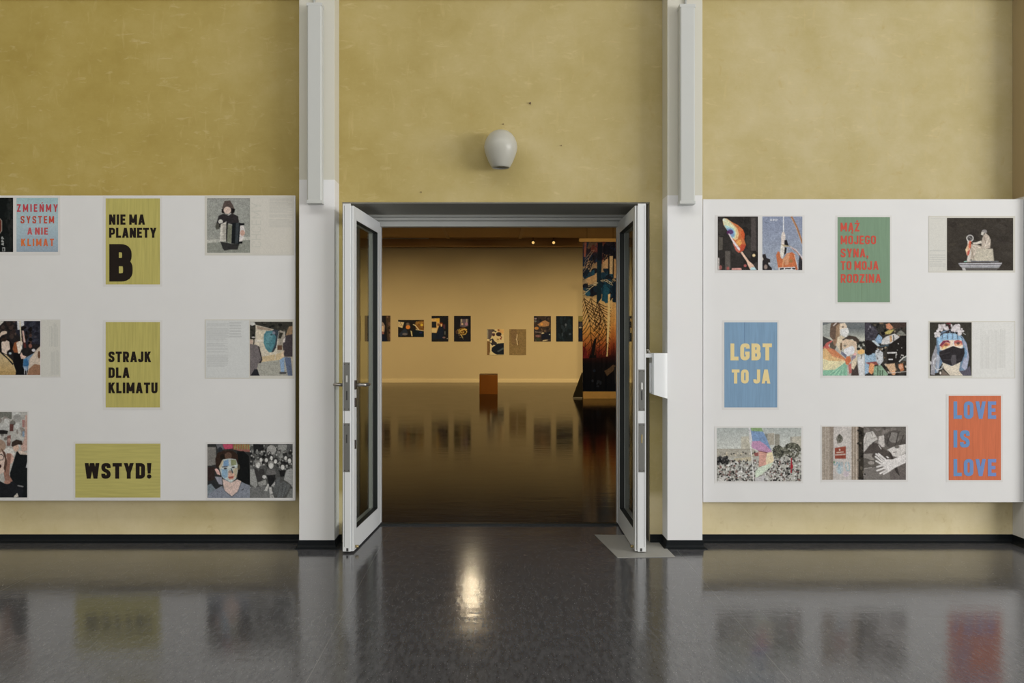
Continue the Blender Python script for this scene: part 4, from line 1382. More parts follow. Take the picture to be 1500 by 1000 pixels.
c.l([(540, 560), (620, 600), (735, 740)], 30, (188, 178, 180)).l([(560, 575), (640, 640), (735, 770)], 12, (176, 120, 92))
c.p([(290, 690), (320, 625), (350, 640), (370, 740), (410, 760), (470, 660), (560, 640), (610, 680), (640, 860), (650, 940), (330, 940), (300, 760)], (202, 104, 58)).p([(470, 670), (520, 650), (500, 850), (440, 860), (420, 760)], (204, 136, 92)).e(540, 790, 30, 30, (160, 110, 60)).l([(400, 890), (420, 740)], 18, (214, 150, 96)).p([(600, 690), (660, 920), (620, 940)], (190, 96, 56)).l([(600, 690), (660, 930)], 10, (212, 196, 180))
c.p([(330, 900), (610, 890), (620, 945), (330, 945)], (206, 204, 200)).p([(350, 915), (420, 905), (420, 930), (350, 940)], (44, 42, 44)).p([(440, 910), (540, 905), (540, 928), (440, 928)], (44, 42, 44)).p([(560, 905), (620, 910), (610, 935), (560, 925)], (44, 42, 44))
c.p([(60, 680), (110, 670), (130, 740), (190, 760), (190, 820), (160, 850), (220, 910), (220, 945), (60, 945)], (52, 48, 48)).e(115, 890, 30, 40, (140, 120, 108)).p([(55, 710), (80, 760), (55, 800)], (186, 176, 160)).e(175, 830, 18, 14, (190, 190, 190)).p([(670, 790), (690, 690), (735, 800), (735, 945), (665, 945)], (58, 56, 58))
c.n(.04, 43, .6)
photo(c, t)

# -- seated statue on a plinth
t = sheet('sheet showing pale seated statue on dark brown, top right of the right panel', (1360, 316, 1487, 399), 'paper_cream', GR)
page(t, (1361, 317.5, 1386, 397.5), [(1363, 367, 1385, 392, 3.2), (1364, 320, 1384, 321, 2.0)], (190, 188, 178), (174, 173, 165))
c = Canvas(1387.2, 319, 1484.2, 396, base=(66, 60, 52)).view(1384, 316, 11.9)
c.s_(50, (40, 40, 1190, 950), [(62, 56, 48), (70, 64, 56), (72, 65, 55), (60, 54, 48)], 40, 120, 3, .4)
c.p([(235, 820), (1000, 815), (960, 875), (270, 880)], (172, 170, 172)).p([(240, 840), (990, 840), (980, 855), (250, 858)], (110, 108, 108)).p([(280, 880), (960, 875), (945, 905), (300, 905)], (140, 140, 140)).p([(300, 905), (940, 905), (900, 950), (310, 950)], (88, 84, 78)).p([(300, 905), (350, 900), (375, 950), (315, 950)], (176, 172, 166))
c.p([(450, 770), (940, 785), (935, 800), (440, 800)], (110, 112, 116)).p([(550, 570), (830, 572), (860, 785), (460, 780)], (184, 174, 150)).p([(830, 572), (840, 572), (862, 785), (850, 785)], (140, 132, 114)).n(.03, 6, 1)
c.e(690, 275, 46, 34, (140, 134, 128)).p([(640, 280), (690, 285), (670, 345), (630, 330)], (196, 188, 172)).p([(670, 350), (710, 300), (770, 350), (800, 420), (790, 560), (640, 580), (640, 480), (650, 400)], (180, 164, 144)).l([(680, 360), (730, 520)], 16, (140, 124, 108)).l([(760, 380), (700, 540)], 14, (206, 194, 174)).l([(640, 570), (780, 480)], 16, (204, 190, 170))
c.p([(480, 470), (560, 455), (640, 430), (640, 480), (560, 495), (500, 495)], (198, 188, 170)).p([(460, 490), (560, 500), (680, 545), (640, 580), (560, 570), (545, 640), (520, 720), (440, 770), (450, 620)], (176, 160, 138)).l([(500, 510), (620, 560)], 18, (208, 196, 176)).l([(480, 540), (540, 600), (500, 700)], 14, (206, 192, 172)).l([(470, 600), (510, 760)], 12, (140, 124, 106))
c.e(440, 392, 64, 62, (198, 194, 184)).e(440, 390, 46, 46, (82, 78, 74)).l([(410, 360), (470, 410)], 16, (120, 116, 112)).p([(395, 430), (430, 440), (460, 640), (440, 760), (460, 800), (380, 800), (400, 700)], (194, 186, 172)).p([(360, 590), (400, 500), (430, 440), (460, 470), (450, 560), (420, 690), (385, 690)], (214, 154, 118)).p([(430, 430), (465, 450), (450, 560), (420, 560)], (216, 92, 62)).p([(400, 620), (440, 590), (430, 660), (390, 700)], (196, 82, 68)).p([(360, 590), (400, 505), (405, 590), (375, 640)], (222, 188, 138)).p([(335, 790), (385, 780), (385, 805), (335, 805)], (130, 178, 160))
c.n(.04, 44, .7)
photo(c, t)

# -- couple in masks + crowd seen from above
t = sheet('sheet pairing two masked people under a rainbow cloth with a busy crowd', (1202.5, 469, 1331, 553.5), group=GR)
c = Canvas(1205.2, 472, 1266.7, 550, base=(120, 124, 118)).view(1202, 468, 11.63)
c.g([(40, (110, 114, 112)), (140, (98, 104, 104)), (230, (130, 134, 126)), (320, (176, 176, 158)), (400, (170, 168, 152))])
c.p([(40, 100), (180, 60), (180, 300), (40, 280)], (148, 152, 142)).p([(40, 280), (180, 350), (150, 420), (40, 520)], (74, 70, 66)).s_(20, (600, 370, 750, 500), [(58, 58, 50), (76, 76, 64), (46, 46, 42)], 16, 34, 4)
c.p([(630, 640), (740, 600), (745, 950), (650, 950)], (198, 198, 194)).p([(530, 840), (620, 700), (650, 950), (520, 950)], (78, 66, 60)).p([(630, 530), (700, 495), (745, 520), (745, 570), (690, 590), (630, 580)], (222, 168, 90)).l([(700, 600), (690, 660)], 14, (110, 104, 92))
c.p([(185, 60), (320, 50), (330, 120), (290, 200), (270, 330), (230, 360), (160, 290), (165, 150)], (106, 84, 68)).p([(270, 110), (340, 60), (330, 260), (290, 420), (250, 400)], (156, 124, 92)).p([(330, 70), (410, 55), (450, 110), (440, 200), (330, 250), (320, 150)], (214, 190, 158)).p([(345, 160), (465, 140), (485, 220), (440, 300), (350, 270), (330, 210)], (206, 204, 196)).l([(222, 105), (270, 60)], 16, (200, 190, 180)).e(380, 128, 20, 10, (84, 68, 58))
c.p([(290, 300), (350, 270), (420, 310), (360, 420), (350, 560), (270, 440)], (206, 186, 150)).p([(160, 400), (220, 350), (270, 460), (240, 520), (160, 470)], (92, 84, 70)).p([(210, 340), (265, 330), (260, 460), (225, 430)], (150, 112, 84))
c.p([(370, 340), (480, 270), (600, 290), (660, 350), (640, 400), (590, 380), (540, 330), (380, 370)], (78, 66, 56)).p([(355, 370), (430, 330), (540, 350), (610, 380), (620, 580), (560, 610), (400, 520), (350, 440)], (204, 176, 142)).p([(400, 500), (540, 440), (580, 480), (570, 580), (460, 620), (400, 570)], (206, 205, 204)).e(415, 445, 26, 16, (128, 116, 100)).e(590, 430, 24, 60, (206, 178, 148)).l([(350, 410), (350, 510)], 26, (110, 84, 60))
c.p([(45, 480), (100, 400), (190, 350), (205, 370), (130, 430), (160, 480), (240, 510), (440, 680), (430, 720), (300, 690), (90, 520)], (196, 92, 82)).p([(80, 510), (160, 480), (260, 530), (440, 680), (330, 700), (150, 620)], (204, 120, 74)).p([(45, 500), (85, 480), (200, 620), (430, 700), (400, 740), (130, 720), (45, 660)], (212, 166, 102)).p([(45, 660), (150, 700), (430, 705), (380, 800), (200, 880), (45, 860)], (212, 200, 148)).p([(45, 860), (240, 850), (440, 720), (460, 950), (45, 950)], (122, 180, 144))
for k in range(8): c.l([(430 - 8 * k, 720 + k * 12), (120 + 44 * k, 950)], 9, (92, 152, 122) if k % 2 else (168, 208, 172), .8)
for k in range(6): c.l([(70 + 20 * k, 540 + 50 * k), (420, 700)], 7, (222, 184, 128), .5)
c.p([(350, 530), (440, 600), (430, 650), (350, 580)], (110, 112, 132)).p([(420, 700), (440, 630), (500, 620), (520, 700), (470, 770), (430, 760)], (206, 104, 62)).p([(470, 770), (520, 740), (530, 900), (490, 920)], (190, 98, 88)).p([(540, 700), (620, 600), (610, 760), (560, 850), (525, 820)], (206, 186, 150)).p([(530, 610), (600, 600), (600, 640), (530, 700)], (140, 124, 136)).e(585, 590, 26, 22, (222, 160, 150)).n(.05, 46, .7)
photo(c, t)
c = Canvas(1266.7, 472, 1327.8, 550, base=(62, 58, 52)).view(1264, 468, 11.63)
c.s_(190, (200, 40, 740, 950), [(40, 36, 32), (96, 84, 66), (150, 132, 104), (190, 178, 156), (70, 56, 44), (120, 96, 72), (48, 46, 42), (34, 32, 30)], 8, 26, 51)
c.p([(30, 60), (110, 50), (200, 140), (270, 220), (180, 340), (60, 370), (30, 300)], (72, 68, 76)).p([(90, 170), (130, 90), (165, 140), (150, 190)], (146, 142, 148)).s_(14, (40, 100, 220, 340), [(60, 56, 64), (86, 82, 90)], 14, 34, 5)
c.p([(210, 340), (270, 250), (330, 300), (320, 400), (230, 420)], (126, 158, 186)).p([(30, 580), (200, 570), (260, 600), (250, 720), (30, 730)], (140, 170, 190)).p([(30, 700), (110, 720), (100, 900), (30, 940)], (138, 168, 190)).p([(150, 360), (200, 350), (290, 440), (260, 460)], (178, 190, 192))
c.e(85, 410, 52, 62, (44, 38, 36)).e(95, 550, 56, 56, (44, 38, 36)).p([(60, 360), (140, 370), (255, 470), (140, 600), (60, 500)], (44, 38, 36)).p([(250, 455), (400, 425), (540, 410), (540, 440), (300, 470)], (70, 84, 92))
c.p([(390, 290), (540, 240), (620, 290), (600, 370), (420, 420), (310, 420), (330, 340)], (190, 186, 180)).p([(455, 280), (490, 270), (500, 370), (460, 390)], (198, 148, 98)).l([(520, 270), (525, 380)], 16, (70, 66, 66)).p([(370, 220), (440, 180), (540, 170), (460, 250), (390, 250)], (178, 160, 78)).p([(390, 80), (450, 60), (520, 140), (460, 180), (400, 150)], (204, 128, 88)).p([(480, 50), (740, 50), (740, 130), (540, 150)], (74, 58, 50)).p([(570, 240), (650, 180), (735, 260), (600, 268)], (120, 120, 108)).l([(570, 262), (735, 266)], 9, (160, 156, 140))
c.p([(440, 430), (640, 290), (740, 270), (740, 620), (640, 720), (420, 740), (410, 560)], (44, 40, 37)).l([(425, 565), (565, 560)], 26, (200, 196, 190)).l([(565, 560), (560, 650)], 12, (190, 186, 180)).l([(445, 675), (500, 675)], 22, (198, 196, 192)).s_(10, (540, 380, 720, 700), [(186, 180, 170)], 6, 13, 6)
c.p([(210, 560), (260, 490), (340, 560), (350, 700), (280, 790), (230, 700)], (180, 184, 184)).s_(12, (220, 520, 340, 760), [(140, 146, 150), (204, 206, 206), (110, 110, 110)], 8, 20, 7).l([(620, 710), (680, 650), (740, 620)], 22, (190, 190, 180)).p([(660, 690), (740, 630), (740, 710)], (96, 100, 96))
c.p([(40, 730), (230, 710), (260, 760), (140, 780)], (146, 76, 70)).p([(110, 770), (140, 735), (200, 760), (190, 890), (150, 930), (100, 890)], (218, 142, 84)).p([(190, 800), (310, 770), (430, 930), (420, 950), (180, 950)], (124, 158, 124))
for k in range(3): c.l([(255 + 40 * k, 800 + 60 * (k > 0)), (255 + 40 * k, 945)], 14, (66, 86, 66))
c.p([(380, 760), (540, 740), (560, 850), (520, 940), (470, 900)], (200, 160, 118)).p([(600, 760), (680, 740), (700, 860), (640, 880)], (192, 112, 68)).e(520, 905, 36, 38, (216, 150, 100)).e(640, 800, 36, 40, (210, 146, 108)).l([(420, 910), (740, 880)], 10, (190, 186, 176)).n(.14, 52, .6)
photo(c, t)

# -- masked person with flower band
t = sheet('sheet with a blue haired person in a black face mask', (1360, 470, 1487, 554), 'paper_cream', GR)
c = Canvas(1362, 472, 1423.2, 550, base=(64, 60, 52)).view(1360, 468, 11.63)
c.n(.05, 61, 2)
c.p([(140, 300), (240, 200), (370, 165), (480, 200), (580, 290), (650, 400), (690, 640), (660, 820), (620, 910), (520, 860), (250, 720), (200, 800), (160, 900), (60, 920), (80, 640), (140, 450)], (104, 130, 156))
c.p([(60, 640), (130, 430), (150, 520), (140, 700), (110, 940), (40, 930)], (150, 148, 152)).p([(140, 560), (200, 640), (170, 900), (140, 900)], (160, 166, 176)).p([(590, 330), (650, 420), (690, 640), (640, 880), (560, 800), (620, 620)], (158, 162, 182)).p([(610, 420), (660, 560), (640, 680), (600, 560)], (112, 150, 182))
c.p([(160, 340), (220, 240), (370, 170), (500, 220), (580, 330), (470, 250), (260, 260)], (58, 52, 52)).p([(150, 330), (250, 240), (400, 230), (520, 260), (580, 340), (560, 360), (180, 440)], (134, 176, 206))
for k in range(9): c.l([(200 + 42 * k, 235 - 8 * min(k, 8 - k)), (190 + 44 * k, 330)], 9, (70, 76, 92) if k % 2 else (168, 200, 220))
c.p([(190, 420), (260, 350), (430, 350), (560, 350), (590, 440), (580, 480), (500, 500), (420, 450), (280, 520), (200, 520)], (222, 198, 172)).p([(190, 440), (250, 360), (340, 350), (375, 400), (300, 380), (215, 460)], (140, 58, 78)).p([(210, 460), (300, 385), (370, 410), (360, 440), (250, 490)], (214, 118, 82)).p([(215, 505), (280, 440), (360, 440), (280, 500)], (222, 186, 112)).e(300, 432, 32, 22, (150, 82, 66))
c.p([(430, 370), (500, 345), (570, 370), (580, 430), (500, 400), (430, 410)], (196, 92, 86)).p([(430, 410), (560, 400), (560, 440), (450, 450)], (216, 150, 104)).e(505, 402, 30, 22, (110, 70, 66)).l([(430, 370), (430, 430), (450, 470), (510, 495), (570, 470)], 12, (214, 214, 214))
c.p([(185, 545), (420, 450), (560, 495), (610, 480), (615, 580), (570, 700), (470, 775), (400, 785), (240, 720), (190, 620)], (54, 50, 52)).p([(400, 600), (470, 600), (470, 760), (400, 780), (380, 680)], (88, 84, 86)).l([(200, 600), (360, 560)], 8, (74, 70, 72)).l([(260, 680), (540, 690)], 8, (78, 74, 76))
c.p([(235, 725), (400, 790), (545, 720), (520, 860), (600, 950), (370, 950), (260, 830)], (206, 192, 166)).p([(240, 840), (360, 950), (200, 950)], (120, 106, 92)).p([(520, 870), (620, 860), (700, 780), (730, 950), (590, 950)], (92, 88, 100)).l([(95, 790), (90, 700), (130, 650)], 14, (196, 196, 196)).l([(95, 790), (150, 860), (230, 830), (240, 780)], 14, (196, 196, 190)).e(205, 905, 14, 26, (214, 206, 190))
c.s_(26, (180, 95, 330, 180), [(190, 180, 178), (204, 196, 194), (176, 164, 162)], 18, 32, 8).s_(16, (120, 190, 190, 290), [(194, 186, 184), (206, 198, 196)], 16, 30, 9).s_(28, (380, 85, 520, 190), [(190, 180, 178), (206, 198, 196), (178, 166, 164)], 18, 32, 10).s_(16, (500, 150, 585, 250), [(194, 186, 184), (206, 198, 196)], 16, 30, 11)
c.p([(340, 90), (385, 85), (370, 160), (345, 170)], (70, 40, 40)).e(345, 70, 40, 16, (110, 46, 50)).l([(590, 235), (630, 255)], 8, (200, 196, 190)).p([(25, 690), (60, 730), (30, 780)], (190, 186, 182)).n(.05, 62, .6)
photo(c, t)
page(t, (1424, 471.5, 1486, 553), [(1437, 482, 1440.5, 539, 1.6), (1443, 482, 1450.5, 539, 1.5), (1452, 482, 1460, 540, 1.5), (1462, 482, 1472, 538, 1.6)], (196, 195, 188), (180, 179, 172), vert=True)

# -- crowd with a large rainbow flag
t = sheet('wide photograph of a huge crowd under a tall rainbow flag', (1046.5, 624, 1176.5, 707.5), group=GR)
c = Canvas(1050, 626.4, 1173.8, 704.6, base=(170, 174, 164)).view(1046, 622, 11.36)
c.g([(45, (160, 166, 158)), (400, (186, 188, 176)), (560, (170, 168, 154))])
c.p([(450, 200), (600, 190), (600, 410), (450, 410)], (178, 172, 150)).p([(890, 145), (1000, 140), (1000, 330), (890, 340)], (160, 152, 132)).p([(1010, 155), (1090, 160), (1085, 360), (1010, 350)], (140, 136, 120)).p([(845, 150), (890, 150), (890, 300), (845, 300)], (124, 128, 120)).l([(1003, 140), (1003, 340)], 8, (196, 194, 180)).p([(1265, 205), (1450, 190), (1450, 380), (1265, 330)], (176, 170, 150)).p([(1265, 205), (1295, 205), (1295, 320), (1265, 320)], (148, 144, 130))
c.p([(45, 400), (640, 400), (700, 430), (700, 540), (45, 540)], (160, 154, 136)).l([(45, 408), (640, 404)], 8, (140, 134, 116)).s_(26, (160, 455, 700, 520), [(96, 92, 82), (186, 172, 140), (70, 68, 62), (196, 186, 160)], 8, 20, 3).p([(330, 560), (640, 530), (640, 600), (330, 610)], (176, 164, 132))
c.s_(900, (40, 590, 1455, 945), [(60, 60, 56), (178, 176, 166), (110, 106, 98), (196, 194, 186), (84, 82, 76), (140, 134, 124), (204, 202, 194), (124, 92, 84), (44, 44, 42)], 8, 20, 71)
c.s_(90, (45, 530, 240, 650), [(56, 56, 54), (40, 40, 40), (90, 88, 84)], 10, 22, 72).s_(70, (980, 540, 1455, 620), [(150, 146, 134), (90, 88, 80), (190, 188, 178)], 8, 18, 73)
for (tx, ty, rx, ry, sd) in ((1070, 450, 95, 100, 4), (1300, 420, 140, 120, 5)):
    c.e(tx, ty, rx, ry, (86, 86, 72))
    rnd = random.Random(sd)
    for k in range(110):
        a, q = rnd.uniform(0, 6.28), rnd.uniform(0, 1.08) ** .6
        c.e(tx + rx * q * math.cos(a), ty + ry * q * math.sin(a), 12, 11, rnd.choice([(66, 66, 56), (100, 100, 84), (128, 128, 108), (56, 56, 50)]))
c.s_(40, (1150, 400, 1455, 520), [(176, 174, 162), (120, 118, 102), (90, 90, 76)], 8, 18, 6)
c.p([(575, 50), (605, 50), (640, 340), (610, 345), (590, 300)], (196, 194, 190)).p([(605, 50), (790, 50), (830, 150), (880, 240), (960, 460), (880, 462), (740, 430), (620, 350), (640, 290)], (118, 134, 176))
c.p([(605, 50), (790, 50), (820, 120), (625, 110)], (126, 158, 102)).p([(620, 105), (815, 115), (880, 240), (950, 420), (830, 300), (640, 280)], (112, 142, 180)).p([(635, 275), (760, 270), (850, 330), (950, 430), (965, 465), (880, 462), (740, 430), (640, 390), (620, 350)], (186, 134, 168))
c.p([(740, 432), (885, 462), (860, 560), (880, 660), (740, 700), (750, 560)], (206, 146, 126)).p([(885, 462), (965, 450), (995, 580), (960, 680), (880, 740), (860, 600)], (216, 196, 150)).p([(740, 710), (900, 650), (985, 620), (940, 700), (820, 800), (690, 890), (690, 770)], (190, 204, 176)).p([(700, 880), (830, 820), (960, 690), (880, 780), (760, 870), (700, 890)], (70, 72, 66)).l([(740, 435), (885, 464)], 10, (110, 58, 58)).p([(660, 470), (740, 455), (740, 520), (680, 520)], (150, 84, 78))
c.l([(605, 350), (640, 620), (660, 940)], 15, (214, 212, 204)).l([(1285, 560), (1280, 790)], 22, (176, 44, 52)).e(1290, 690, 22, 40, (170, 40, 50)).p([(680, 880), (850, 830), (830, 945), (680, 945)], (180, 176, 172)).p([(80, 870), (200, 860), (160, 945), (60, 945)], (190, 186, 176))
c.n(.05, 74, .6)
photo(c, t)

# -- courthouse plaque + embrace
t = sheet('sheet pairing a red plaque on a pillar with a grey photograph of an embrace', (1202.5, 622.5, 1330, 706), group=GR)
c = Canvas(1204.1, 624.6, 1265, 702.6, base=(176, 164, 150)).view(1202, 622, 11.72)
c.p([(20, 30), (220, 30), (210, 950), (20, 950)], (156, 142, 124)).p([(165, 30), (225, 30), (215, 950), (170, 950)], (138, 124, 108)).p([(225, 30), (530, 30), (530, 950), (215, 950)], (184, 176, 166)).p([(530, 30), (650, 30), (650, 950), (530, 950)], (156, 140, 120))
for k in range(5): c.l([(540 + 25 * k, 30), (540 + 25 * k, 950)], 8, (116, 100, 84) if k % 2 == 0 else (188, 174, 154))
for k in range(6): c.l([(40 + 24 * k, 30), (40 + 24 * k, 950)], 8, (144, 130, 114) if k % 2 else (168, 156, 138))
c.p([(650, 30), (745, 60), (745, 950), (650, 950)], (62, 56, 48)).s_(26, (650, 60, 740, 940), [(40, 36, 32), (92, 84, 72), (52, 48, 42)], 12, 36, 4)
c.e(328, 245, 54, 68, (96, 92, 80)).e(328, 180, 16, 20, (84, 80, 70)).l([(290, 210), (310, 310)], 10, (140, 134, 120)).l([(370, 210), (345, 310)], 10, (140, 134, 120)).s_(10, (275, 200, 380, 330), [(112, 108, 94), (76, 74, 64)], 8, 14, 5)
c.p([(248, 398), (432, 368), (432, 580), (248, 580)], (150, 70, 52)).e(328, 428, 14, 18, (200, 180, 160)).l([(280, 476), (390, 466)], 18, (200, 176, 156)).l([(258, 516), (420, 506)], 22, (190, 166, 150)).l([(258, 545), (420, 540)], 7, (130, 58, 44))
for (xa, ya, xb, yb) in ((230, 640, 240, 690), (285, 640, 260, 700), (290, 640, 330, 720), (330, 640, 345, 830), (365, 640, 370, 720), (310, 700, 320, 830)): c.l([(xa, ya), (xb, yb)], 14, (122, 158, 172))
c.l([(440, 640), (430, 700), (450, 785), (490, 785), (495, 700), (470, 640)], 13, (126, 164, 172)).e(330, 770, 60, 70, (160, 182, 186), al=.6).e(235, 640, 14, 20, (90, 130, 96)).e(440, 840, 50, 50, (186, 168, 180), al=.6).n(.05, 81, .7)
photo(c, t)
c = Canvas(1265, 624.6, 1327, 702.6, base=(104, 98, 90)).view(1202, 622, 11.72)
c.s_(40, (740, 30, 1460, 330), [(84, 78, 72), (110, 102, 94), (70, 64, 60), (124, 116, 108)], 20, 60, 6)
c.p([(740, 250), (780, 140), (900, 110), (960, 200), (985, 250), (900, 300), (820, 400), (740, 470)], (186, 180, 170)).l([(860, 240), (980, 210)], 10, (140, 132, 122)).l([(800, 190), (760, 340)], 10, (140, 132, 122)).l([(870, 130), (900, 190)], 10, (120, 112, 104))
c.p([(1000, 200), (1090, 180), (1100, 380), (1050, 380), (990, 310)], (184, 176, 166)).e(1290, 260, 195, 165, (88, 82, 76)).e(1260, 220, 100, 90, (126, 120, 112)).e(1390, 190, 60, 70, (104, 98, 90)).l([(1200, 150), (1140, 320)], 20, (70, 64, 60)).l([(1330, 150), (1290, 350)], 16, (70, 64, 60)).l([(1420, 180), (1350, 380)], 18, (74, 68, 62))
c.p([(1140, 430), (1240, 380), (1400, 340), (1460, 330), (1460, 480), (1330, 550), (1240, 540), (1210, 480)], (198, 192, 182)).l([(1250, 475), (1300, 465)], 12, (110, 102, 94)).e(1310, 380, 40, 26, (110, 104, 96)).p([(740, 490), (850, 340), (960, 310), (1120, 440), (1220, 500), (1260, 590), (1100, 600), (930, 560), (740, 560)], (84, 76, 70)).l([(1000, 350), (1040, 415)], 14, (190, 184, 174)).p([(1120, 540), (1150, 540), (1185, 570), (1150, 575)], (204, 198, 190)).p([(1160, 430), (1260, 590), (1370, 560), (1220, 600)], (62, 56, 52))
c.p([(740, 500), (900, 490), (880, 540), (930, 600), (840, 620), (920, 680), (800, 690), (740, 760)], (140, 132, 122)).p([(740, 560), (940, 620), (980, 740), (740, 750)], (96, 90, 82)).e(870, 650, 56, 30, (146, 138, 128)).p([(740, 760), (960, 720), (1200, 830), (1200, 945), (740, 945)], (118, 112, 104)).p([(1180, 800), (1460, 650), (1460, 945), (1200, 945)], (104, 96, 90)).p([(1260, 740), (1310, 720), (1360, 880), (1290, 810)], (64, 58, 54)).l([(750, 750), (880, 730)], 10, (170, 162, 152))
c.p([(1040, 640), (1120, 590), (1240, 590), (1460, 490), (1460, 650), (1270, 740), (1180, 800), (1090, 760), (1060, 700)], (206, 200, 192))
for (xa, ya, xb, yb) in ((995, 495, 1110, 590), (955, 500, 1080, 610), (945, 545, 1060, 640), (955, 620, 1080, 690), (970, 720, 1120, 680), (970, 785, 1120, 730), (1025, 830, 1160, 760), (1085, 840, 1190, 780)): c.l([(xa, ya), (xb, yb)], 30, (206, 200, 192))
c.l([(1010, 545), (1080, 600)], 5, (110, 102, 94)).l([(1020, 745), (1090, 712)], 5, (120, 112, 104)).l([(1040, 800), (1120, 755)], 5, (120, 112, 104)).l([(1100, 620), (1040, 660)], 5, (150, 142, 134)).s_(8, (650, 800, 780, 900), [(190, 184, 176), (60, 56, 50)], 10, 22, 8).n(.05, 82, .6)
photo(c, t)

# ------------------------------------------------------------------ things on the hall wall and pillars
# opal globe lamp
lx, ly = X(733.5, WALL - 0.1), WALL - 0.118
ls = F / ly
t = thing('wall_lamp', (lx, WALL, Z(246, ly)), 'unlit opal glass globe lamp on the ochre wall above the doorway', 'lamp')
prof = [(0.0, 190.3), (6, 190.8), (11, 192.5), (16, 196), (20.5, 202), (23.4, 209), (24.3, 215), (23.6, 221), (21.2, 229), (17.8, 237), (14.6, 243), (13.2, 245.4), (12.2, 246), (11.4, 245), (13, 240), (16, 232)]
bm = bmesh.new()
lathe(bm, [(max(0.0004, r / ls), Z(y, ly)) for r, y in prof], (lx, ly), 48)
obj('glass_globe', bm, M['opal'], t, smooth=True)
bm = bmesh.new()
tube(bm, [(lx, WALL - 0.001, Z(226, ly)), (lx, WALL - 0.03, Z(226, ly)), (lx, ly + 0.07, Z(226, ly))], [0.05, 0.05, 0.03], n=24)
obj('wall_mount', bm, M['fixture'], t)
bm = bmesh.new()
tube(bm, [(lx, ly, Z(214, ly)), (lx, ly, Z(244, ly))], [0.03, 0.026], n=20)
obj('lamp_socket', bm, M['groove'], t)

# tube lights on the pillars
TL = 5.80
for (x0, x1, y0, y1, xc, lab) in ((449.0, 471.5, 3.5, 297.5, 460.5, 'long unlit white tube light on the left pillar'),
                                  (995.8, 1018.8, 5.5, 298.5, 1003.5, 'long unlit white tube light on the right pillar')):
    t = thing('tube_light', (X((x0 + x1) / 2, TL), PIL, Z(y1, TL)), lab, 'light', 'tube lights on the pillars')
    a, b_, zb, zt = X(x0, TL), X(x1, TL), Z(y1, TL), Z(y0, TL)
    bm = bmesh.new()
    box(bm, a + 0.003, b_ - 0.003, PIL - 0.030, PIL - 0.0005, zb + 0.004, zt - 0.004, bev=0.002)
    obj('housing', bm, M['fixture'], t)
    bm = bmesh.new()
    prism(bm, [(a, PIL - 0.030), (a + 0.002, TL + 0.006), (a + 0.010, TL), (b_ - 0.010, TL), (b_ - 0.002, TL + 0.006), (b_, PIL - 0.030)], 'z', zb + 0.02, zt - 0.02)
    obj('diffuser', bm, M['diffuser'], t)
    for z0, z1 in ((zb, zb + 0.022), (zt - 0.022, zt)):
        bm = bmesh.new()
        box(bm, a - 0.001, b_ + 0.001, TL - 0.001, PIL - 0.0008, z0, z1, bev=0.003)
        obj('end_cap', bm, M['fixture'], t)
    xw = X(xc, PIL)
    bm = bmesh.new()
    tube(bm, [(xw, PIL - 0.012, zt - 0.01), (xw, PIL - 0.012, CEIL - 0.001)], 0.008, n=10)
    obj('conduit', bm, M['fixture'], t, smooth=True)

# door holder on the flank of the right pillar
hx = pr[0] - 0.0008
hd = 5.905
zt, zb = Z(517, hd), Z(583, hd)
xa, xb = X(953.6, hd), hx
t = thing('door_holder', (hx, hd, zb), 'white door holder box mounted on the left flank of the right pillar', 'door holder')
bm = bmesh.new()
n = 10
prof = []
for k in range(n + 1):
    a = math.pi / 2 * k / n
    prof.append((xa + 0.030 + (xb - xa - 0.030) * math.sin(a) ** 1.4, 5.845 + 0.018 * (1 - math.cos(a)) ** 1.5))
prof = [(xa, 5.965), (xa, 5.858), (xa + 0.010, 5.845)] + prof + [(xb, 5.965)]
A, B = [], []
for (u, v) in prof:
    k = (u - xa) / (xb - xa)
    A.append(bm.verts.new((u, v, zt)))
    B.append(bm.verts.new((u, v, zb + 0.030 * (1 - k))))
bm.faces.new(A)
bm.faces.new(B[::-1])
for i in range(len(prof)): bm.faces.new((A[i], B[i], B[(i + 1) % len(prof)], A[(i + 1) % len(prof)]))
obj('cover', bm, M['plastic'], t)
obj('back_plate', boxes((xa + 0.005, xb, 5.962, 5.972, zb + 0.03, zt - 0.005)), M['plastic'], t)
obj('side_flap', boxes((X(950.6, hd), xa + 0.002, 5.885, 5.90, Z(575, hd), Z(531, hd)), bev=0.002), M['plastic'], t)
obj('arm', boxes((X(944.6, 5.80), xa + 0.004, 5.865, 5.885, Z(523.5, 5.87), Z(517.5, 5.87)), bev=0.001), M['plastic'], t)
for k in range(2):
    dx = 0.012 * k
    x0, x1 = X(945.5, 5.86) + dx * .5, X(951, 5.86) + dx * .6
    bm = bmesh.new()
    pts = []
    for i in range(9):
        a = math.pi * i / 8
        pts.append((x0 + (x1 - x0) * (i / 8), 5.872 - 0.006 * k, Z(518, 5.87) + 0.034 * math.sin(a) ** .8 * (1 - .35 * i / 8)))
    tube(bm, pts, 0.0026, n=8)
    obj('cable', bm, M['wire'], t, smooth=True)

# grey plate on the floor below the right leaf


def on_floor(x, y):
    d = F * CAMZ / (y - CY)
    return (X(x, d), d)


bm = bmesh.new()
prism(bm, [on_floor(871, 783.5), on_floor(904.5, 817), on_floor(989, 816), on_floor(958, 784.5)], 'z', 0.0005, 0.004)
o = obj('floor_plate', bm, M['mat_plate'])
tag(o, 'flat grey plate lying on the floor under the right door leaf', 'floor plate')

